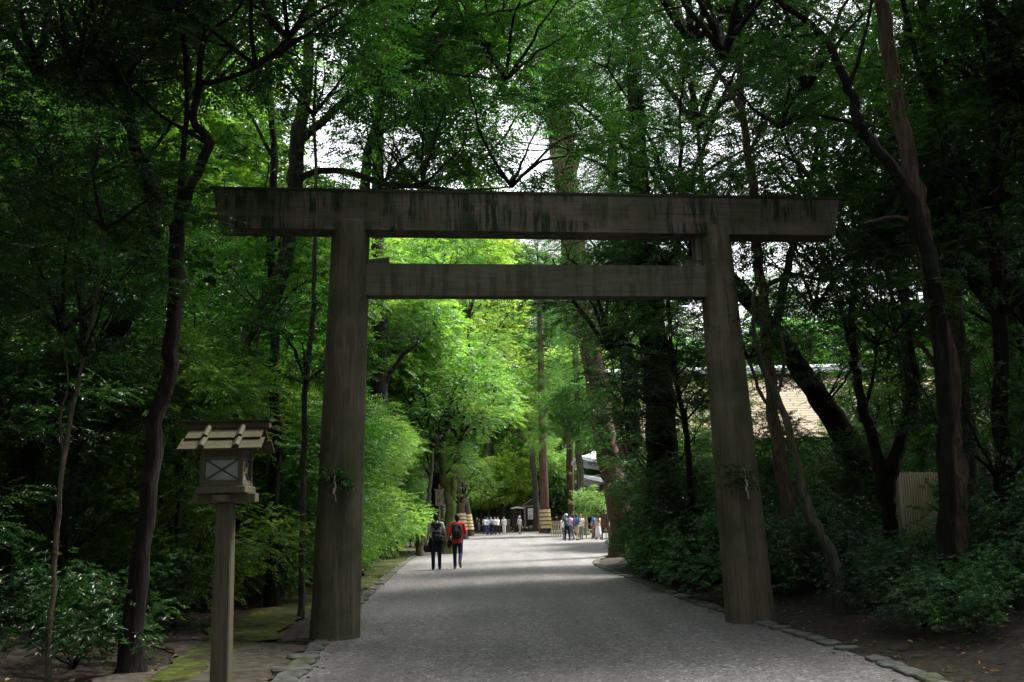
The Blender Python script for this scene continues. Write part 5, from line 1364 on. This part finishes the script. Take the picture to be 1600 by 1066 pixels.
bag('sling_backpack', 'small black backpack high on the back of the man in grey', r1, (0.02, -.21, 1.08), (.30, .15, .34), 'backpack', [[(-.10, -.16, 1.22), (-.15, -.10, 1.42), (-.15, .10, 1.42)], [(.10, -.16, 1.22), (.15, -.10, 1.42), (.15, .10, 1.42)]])
wl = A1[-1][2]; wr_ = A1[1][2]
bag('shoulder_bag', 'black camera bag hanging at the left side of the man in grey', r1, (wl.x-.03, wl.y, wl.z-.26), (.22, .20, .24), 'bag', [[(wl.x-.10, wl.y, wl.z-.15), (wl.x-.01, wl.y-.0, wl.z-.09), (wl.x+.06, wl.y, wl.z-.15)]])
bag('hip_bag', 'black pouch on the right hip of the man in grey', r1, (.19, -.08, .93), (.16, .20, .30), 'bag', [[(.14, -.1, 1.05), (-.02, -.20, 1.25), (-.15, -.05, 1.46)]])
g2 = Vector((at(715.5, 887, PY+.2).x, PY+.2, 0))
r2, A2, J2, t2, k2 = person('man in a red jacket and dark blue jeans walking away, right heel lifted', g2, -.03, 1.74, (.62, .035, .045), (.016, .03, .07),
    legs=((6, 2), (-12, 36)), arms=((8, 62, 16), (10, 75, 14)), sleeve='long', vox=.022, fingers=True, shoes=(.10, .085, .075), longtop=.10, grip=True, stout=1.06)
b = MB(); b.cap(t2(-.09, -.05, 1.45), t2(.09, -.05, 1.45), .05, .05); b.cap(t2(-.06, -.09, 1.42), t2(.06, -.09, 1.42), .05, .05); remesh(b, 'collar', cloth((.62, .035, .045)), r2, .02)
bp = bag('backpack', 'black backpack with a grey-green patch on the man in the red jacket', r2, (0, -.24, 1.20), (.33, .17, .50), 'backpack', [[(-.12, -.15, 1.38), (-.13, 0, 1.49), (-.12, .13, 1.38)], [(.12, -.15, 1.38), (.13, 0, 1.49), (.12, .13, 1.38)]])
b = MB(); b.poly([(-.06, -.118, .16), (.03, -.118, .17), (.07, -.118, .05), (.0, -.118, -.02), (-.03, -.118, .06), (-.06, -.128, .16), (.03, -.128, .17), (.07, -.128, .05), (.0, -.128, -.02), (-.03, -.128, .06)], [[0, 1, 2, 3, 4], [9, 8, 7, 6, 5]]+[[i, (i+1) % 5, 5+(i+1) % 5, 5+i] for i in range(5)])
b.build('patch', cloth((.14, .19, .19)), bp)
bag('camera_bag', 'small black camera bag hanging between the two men', r2, (-.27, -.02, .80), (.17, .17, .27), 'bag', [[(-.27, -.02, .94), (-.24, .0, 1.1), (-.17, 0, 1.44)]])

# visitors on the far plaza: (px, feet y, Y, facing, height, top, bottom, kwargs, label)
W = (.78, .78, .78); FP = [
 (737, 130, 3.1, 1.6, W, (.04, .03, .03), {}, 'visitor in a white shirt and dark trousers left of the one in the black suit'),
 (745.5, 104, 3.14, 1.72, (.03, .03, .035), (.025, .025, .03), dict(sleeve='long', arms=((-14, 20, 24), (14, 20, 24)), legs=((4, 5), (-6, 12))), 'visitor in an open black jacket over a white shirt, arms swinging'),
 (750, 128, 3.0, 1.62, W, (.5, .5, .5), {}, 'visitor in white just behind the one in the black jacket'),
 (757.5, 100, .5, 1.72, (.5, .58, .68), (.03, .05, .12), {}, 'visitor in pale blue shirt and jeans at the left of the pram group'),
 (762, 101, 2.8, 1.68, W, (.04, .06, .12), dict(hair=HAIRB), 'visitor in a white shirt and jeans second from left in the group with the pram'),
 (767.5, 99, 3.1, 1.74, (.35, .5, .6), (.03, .035, .05), dict(sleeve='long', arms=((35, 50, 5), (35, 50, 5))), 'visitor in a light blue shirt bending over the pram'),
 (773, 98, 3.3, 1.72, W, (.02, .02, .03), {}, 'visitor in a white shirt and black trousers right of the pram'),
 (777.5, 98.5, 3.6, 1.70, W, (.02, .02, .03), dict(legs=((16, 4), (-16, 10)), long_hair=True, hair=HAIRB), 'long-haired visitor in white and wide black trousers striding'),
 (787.5, 98, 3.0, 1.72, (.8, .8, .8), (.74, .74, .73), dict(sleeve='long'), 'visitor dressed all in white with a dark shoulder bag'),
 (794.5, 120, .1, 1.66, (.72, .66, .58), (.6, .5, .4), dict(), 'visitor in cream clothes standing farther back by the grey trunk'),
 (812, 97, 2.4, 1.72, (.62, .66, .74), (.42, .33, .22), dict(shorts=True, legs=((14, 4), (-14, 12)), hat=(.55, .58, .6), arms=((-12, 15, 10), (12, 15, 10))), 'visitor in a pale shirt, cap and khaki shorts striding alone across the plaza'),
 (709, 92, 3.0, 1.66, W, (.4, .4, .42), {}, 'visitor in white glimpsed between the two walking men'),
 (880.5, 69, 2.2, 1.55, W, (.10, .16, .26), dict(), 'shorter visitor in white and blue jeans at the left of the group by the fence'),
 (886, 66.5, .4, 1.76, (.05, .07, .09), (.012, .012, .014), dict(hat=(.6, .6, .72), arms=((40, 60, 5), (40, 60, 5)), lean=10, head_dn=25), 'visitor in a pale cap and black trousers looking down at something in the hands'),
 (892.5, 68, 1.2, 1.72, (.42, .42, .6), (.10, .12, .15), dict(), 'dark-haired visitor in lavender with a magenta backpack'),
 (901.5, 66.5, -.8, 1.72, (.05, .15, .28), (.55, .40, .26), dict(shorts=True, hair=HAIRB, arms=((20, 50, 8), (5, 20, 8))), 'brown-haired visitor in a teal top and tan shorts'),
 (908, 67.5, 2.8, 1.68, (.8, .66, .62), (.16, .2, .18), dict(hair=HAIRB), 'visitor in a pale pink top and grey-green trousers'),
 (928, 69, 1.0, 1.70, (.04, .12, .26), (.22, .13, .09), dict(), 'visitor in deep blue top and brown trousers left of the long-skirted woman'),
 (934.5, 67, .3, 1.66, (.5, .42, .38), (.66, .64, .64), dict(skirt=True, long_hair=True, hair=HAIRB), 'woman with long brown hair in a long pale skirt'),
 (953, 68, -.6, 1.62, (.75, .75, .74), (.3, .25, .2), dict(hat=(.7, .68, .6)), 'visitor in white at the far right, beside the information stand'),
]
PEO = {}
for (px, Y, fa, H, tp, bt, kw, lb_) in FP:
    x = at(px, 825, Y).x
    PEO[px] = person(lb_, Vector((x, Y, 0)), fa, H, tp, bt, mask=True if Y > 90 and fa > 2 else False, **kw)
bag('magenta_backpack', 'magenta backpack worn by the visitor in lavender', PEO[892.5][0], (0, -.21, 1.22), (.28, .15, .40), 'backpack', [[(-.1, -.14, 1.34), (-.12, 0, 1.46), (-.1, .13, 1.34)]], cloth((.5, .03, .34)))
bag('shoulder_bag', 'dark shoulder bag at the side of the visitor all in white', PEO[787.5][0], (.26, 0, .95), (.10, .24, .28), 'bag', [[(.22, 0, 1.08), (.17, 0, 1.45)]])
def stroller(px, Y):
    e = empty('pram', Vector((at(px, 832, Y).x, Y, 0)), 2.7); tag(e, 'dark pram with a hood in the middle of the far group', 'pram')
    b = MB()
    for s in (-1, 1):
        b.tube([(s*.22, -.45, 1.0), (s*.22, -.15, .55), (s*.22, .35, .14)], .015, 6); b.tube([(s*.22, -.35, .14), (s*.22, 0, .55)], .015, 6)
    b.tube([(-.22, -.45, 1.0), (.22, -.45, 1.0)], .02, 6); b.build('frame', BLACK, e)
    b = MB(); b.box((0, .02, .55), (.38, .5, .12), Matrix.Rotation(.2, 3, 'X'), .03); b.box((0, -.2, .75), (.38, .10, .45), Matrix.Rotation(.3, 3, 'X'), .03); b.build('seat', BLACK, e)
    b = MB(); b.sph((0, -.1, .92), (.23, .30, .22), 12); b.build('hood', cloth((.02, .03, .05)), e, True)
    for x in (-.24, .24):
        for y in (-.35, .35): b = MB(); b.tube([(x-.02, y, .12), (x+.02, y, .12)], .12, 14); b.build('wheel', BLACK, e)
stroller(768, 97)

# fallen leaves lying about
def litter():
    rng = np.random.default_rng(5); P = []
    while len(P) < 5200:
        s = rng.random()
        x = rng.uniform(-9, -1.5) if s < .4 else rng.uniform(3.0, 12); y = 6+rng.random()**1.6*26
        if pdist(x, y) > -.25+(-.8 if rng.random() < .04 else 0): P.append((x, y, height(x, y)+.035))
    P = np.array(P); n = len(P); D = unit(rng.normal(size=(n, 3))*np.array([1, 1, .15])); Nn = unit(np.array([0, 0, 1.])+rng.normal(size=(n, 3))*.3)
    V, Fq = leaf_block(P, D, Nn, rng.uniform(.04, .09, n), rng.uniform(.02, .045, n), True, .1)
    m, nt, out = nm('fallen_leaf'); gg = N(nt, 'NewGeometry')
    surf(nt, out, ramp(nt, gg.outputs['Random Per Island'], [(0, (.06, .042, .024)), (.5, (.15, .11, .06)), (.8, (.27, .21, .10)), (.97, (.28, .06, .02)), (1, (.3, .3, .25))]), .8)
    o = link('fallen_leaves', mesh_np('fallen_leaves', V, Fq), m); tag(o, kind='stuff'); tag(o, 'scattered dry fallen leaves on the soil beside the path', 'leaf litter')
litter()
def twigs():
    rng = np.random.default_rng(15); Vs = []; Fs = []; off = 0; k = 0
    while k < 420:
        x = rng.uniform(-9, -2.2) if rng.random() < .5 else rng.uniform(3.3, 11); y = 7.5+rng.random()*15
        if pdist(x, y) < .15: continue
        a = rng.uniform(0, 6.28); L = rng.uniform(.12, .55); d = np.array([math.cos(a), math.sin(a), 0])*L
        p = np.array([x, y, height(x, y)+.03]); mid = p+d*.5+rng.normal(size=3)*.03*L*4*np.array([1, 1, .2])
        V, Fq = np_tube(np.array([p, mid, p+d]), [.007, .006, .003], 4); Vs.append(V); Fs.append(Fq+off); off += len(V); k += 1
    o = link('fallen_twigs', mesh_np('fallen_twigs', np.concatenate(Vs), np.concatenate(Fs)), BARK_GREY); tag(o, 'dead twigs scattered over the soil beside the path', 'twigs', None, 'stuff')
twigs()
# ------------------------------------------------------------------ world and sun
EXPO = 1.6
w = bpy.data.worlds.new("World"); sc.world = w; w.use_nodes = True
nt = w.node_tree; bg = nt.nodes['Background']
sky = nt.nodes.new('ShaderNodeTexSky'); sky.sky_type = 'NISHITA'; sky.sun_disc = False
SUN_EL, SUN_AZ = math.radians(60), math.radians(60)   # azimuth clockwise from +Y (ahead of the camera)
sky.sun_elevation = SUN_EL; sky.sun_rotation = SUN_AZ; sky.dust_density = 3.5; sky.air_density = 1.0; sky.ozone_density = 1
hs = nt.nodes.new('ShaderNodeHueSaturation'); hs.inputs['Saturation'].default_value = .35; hs.inputs['Value'].default_value = 1.0
nt.links.new(sky.outputs[0], hs.inputs['Color']); 
mx = nt.nodes.new('ShaderNodeMix'); mx.data_type = 'RGBA'; mx.inputs[0].default_value = .55     # thin white overcast over the clear sky
nt.links.new(hs.outputs[0], mx.inputs[6]); mx.inputs[7].default_value = (6.6, 6.8, 7.0, 1)
nt.links.new(mx.outputs[2], bg.inputs[0]); bg.inputs[1].default_value = .15
ld = bpy.data.lights.new('sun', 'SUN'); lo = bpy.data.objects.new('sun', ld); COL.objects.link(lo)
ld.energy = 4.6; ld.angle = math.radians(18); ld.color = (1, .95, .86)
sd = Vector((math.sin(SUN_AZ)*math.cos(SUN_EL), math.cos(SUN_AZ)*math.cos(SUN_EL), math.sin(SUN_EL)))
lo.rotation_euler = sd.to_track_quat('Z', 'Y').to_euler(); lo.location = (0, 0, 40)
vs = sc.view_settings; vs.view_transform = 'Standard'; vs.look = 'None'; vs.exposure = EXPO; vs.gamma = 1; vs.use_curve_mapping = False
sc.render.engine = 'CYCLES'
cy = sc.cycles; cy.max_bounces = 7; cy.diffuse_bounces = 4; cy.transmission_bounces = 4; cy.glossy_bounces = 2; cy.transparent_max_bounces = 4
cy.use_denoising = True; cy.sample_clamp_indirect = 6; cy.use_adaptive_sampling = True; cy.adaptive_threshold = .02
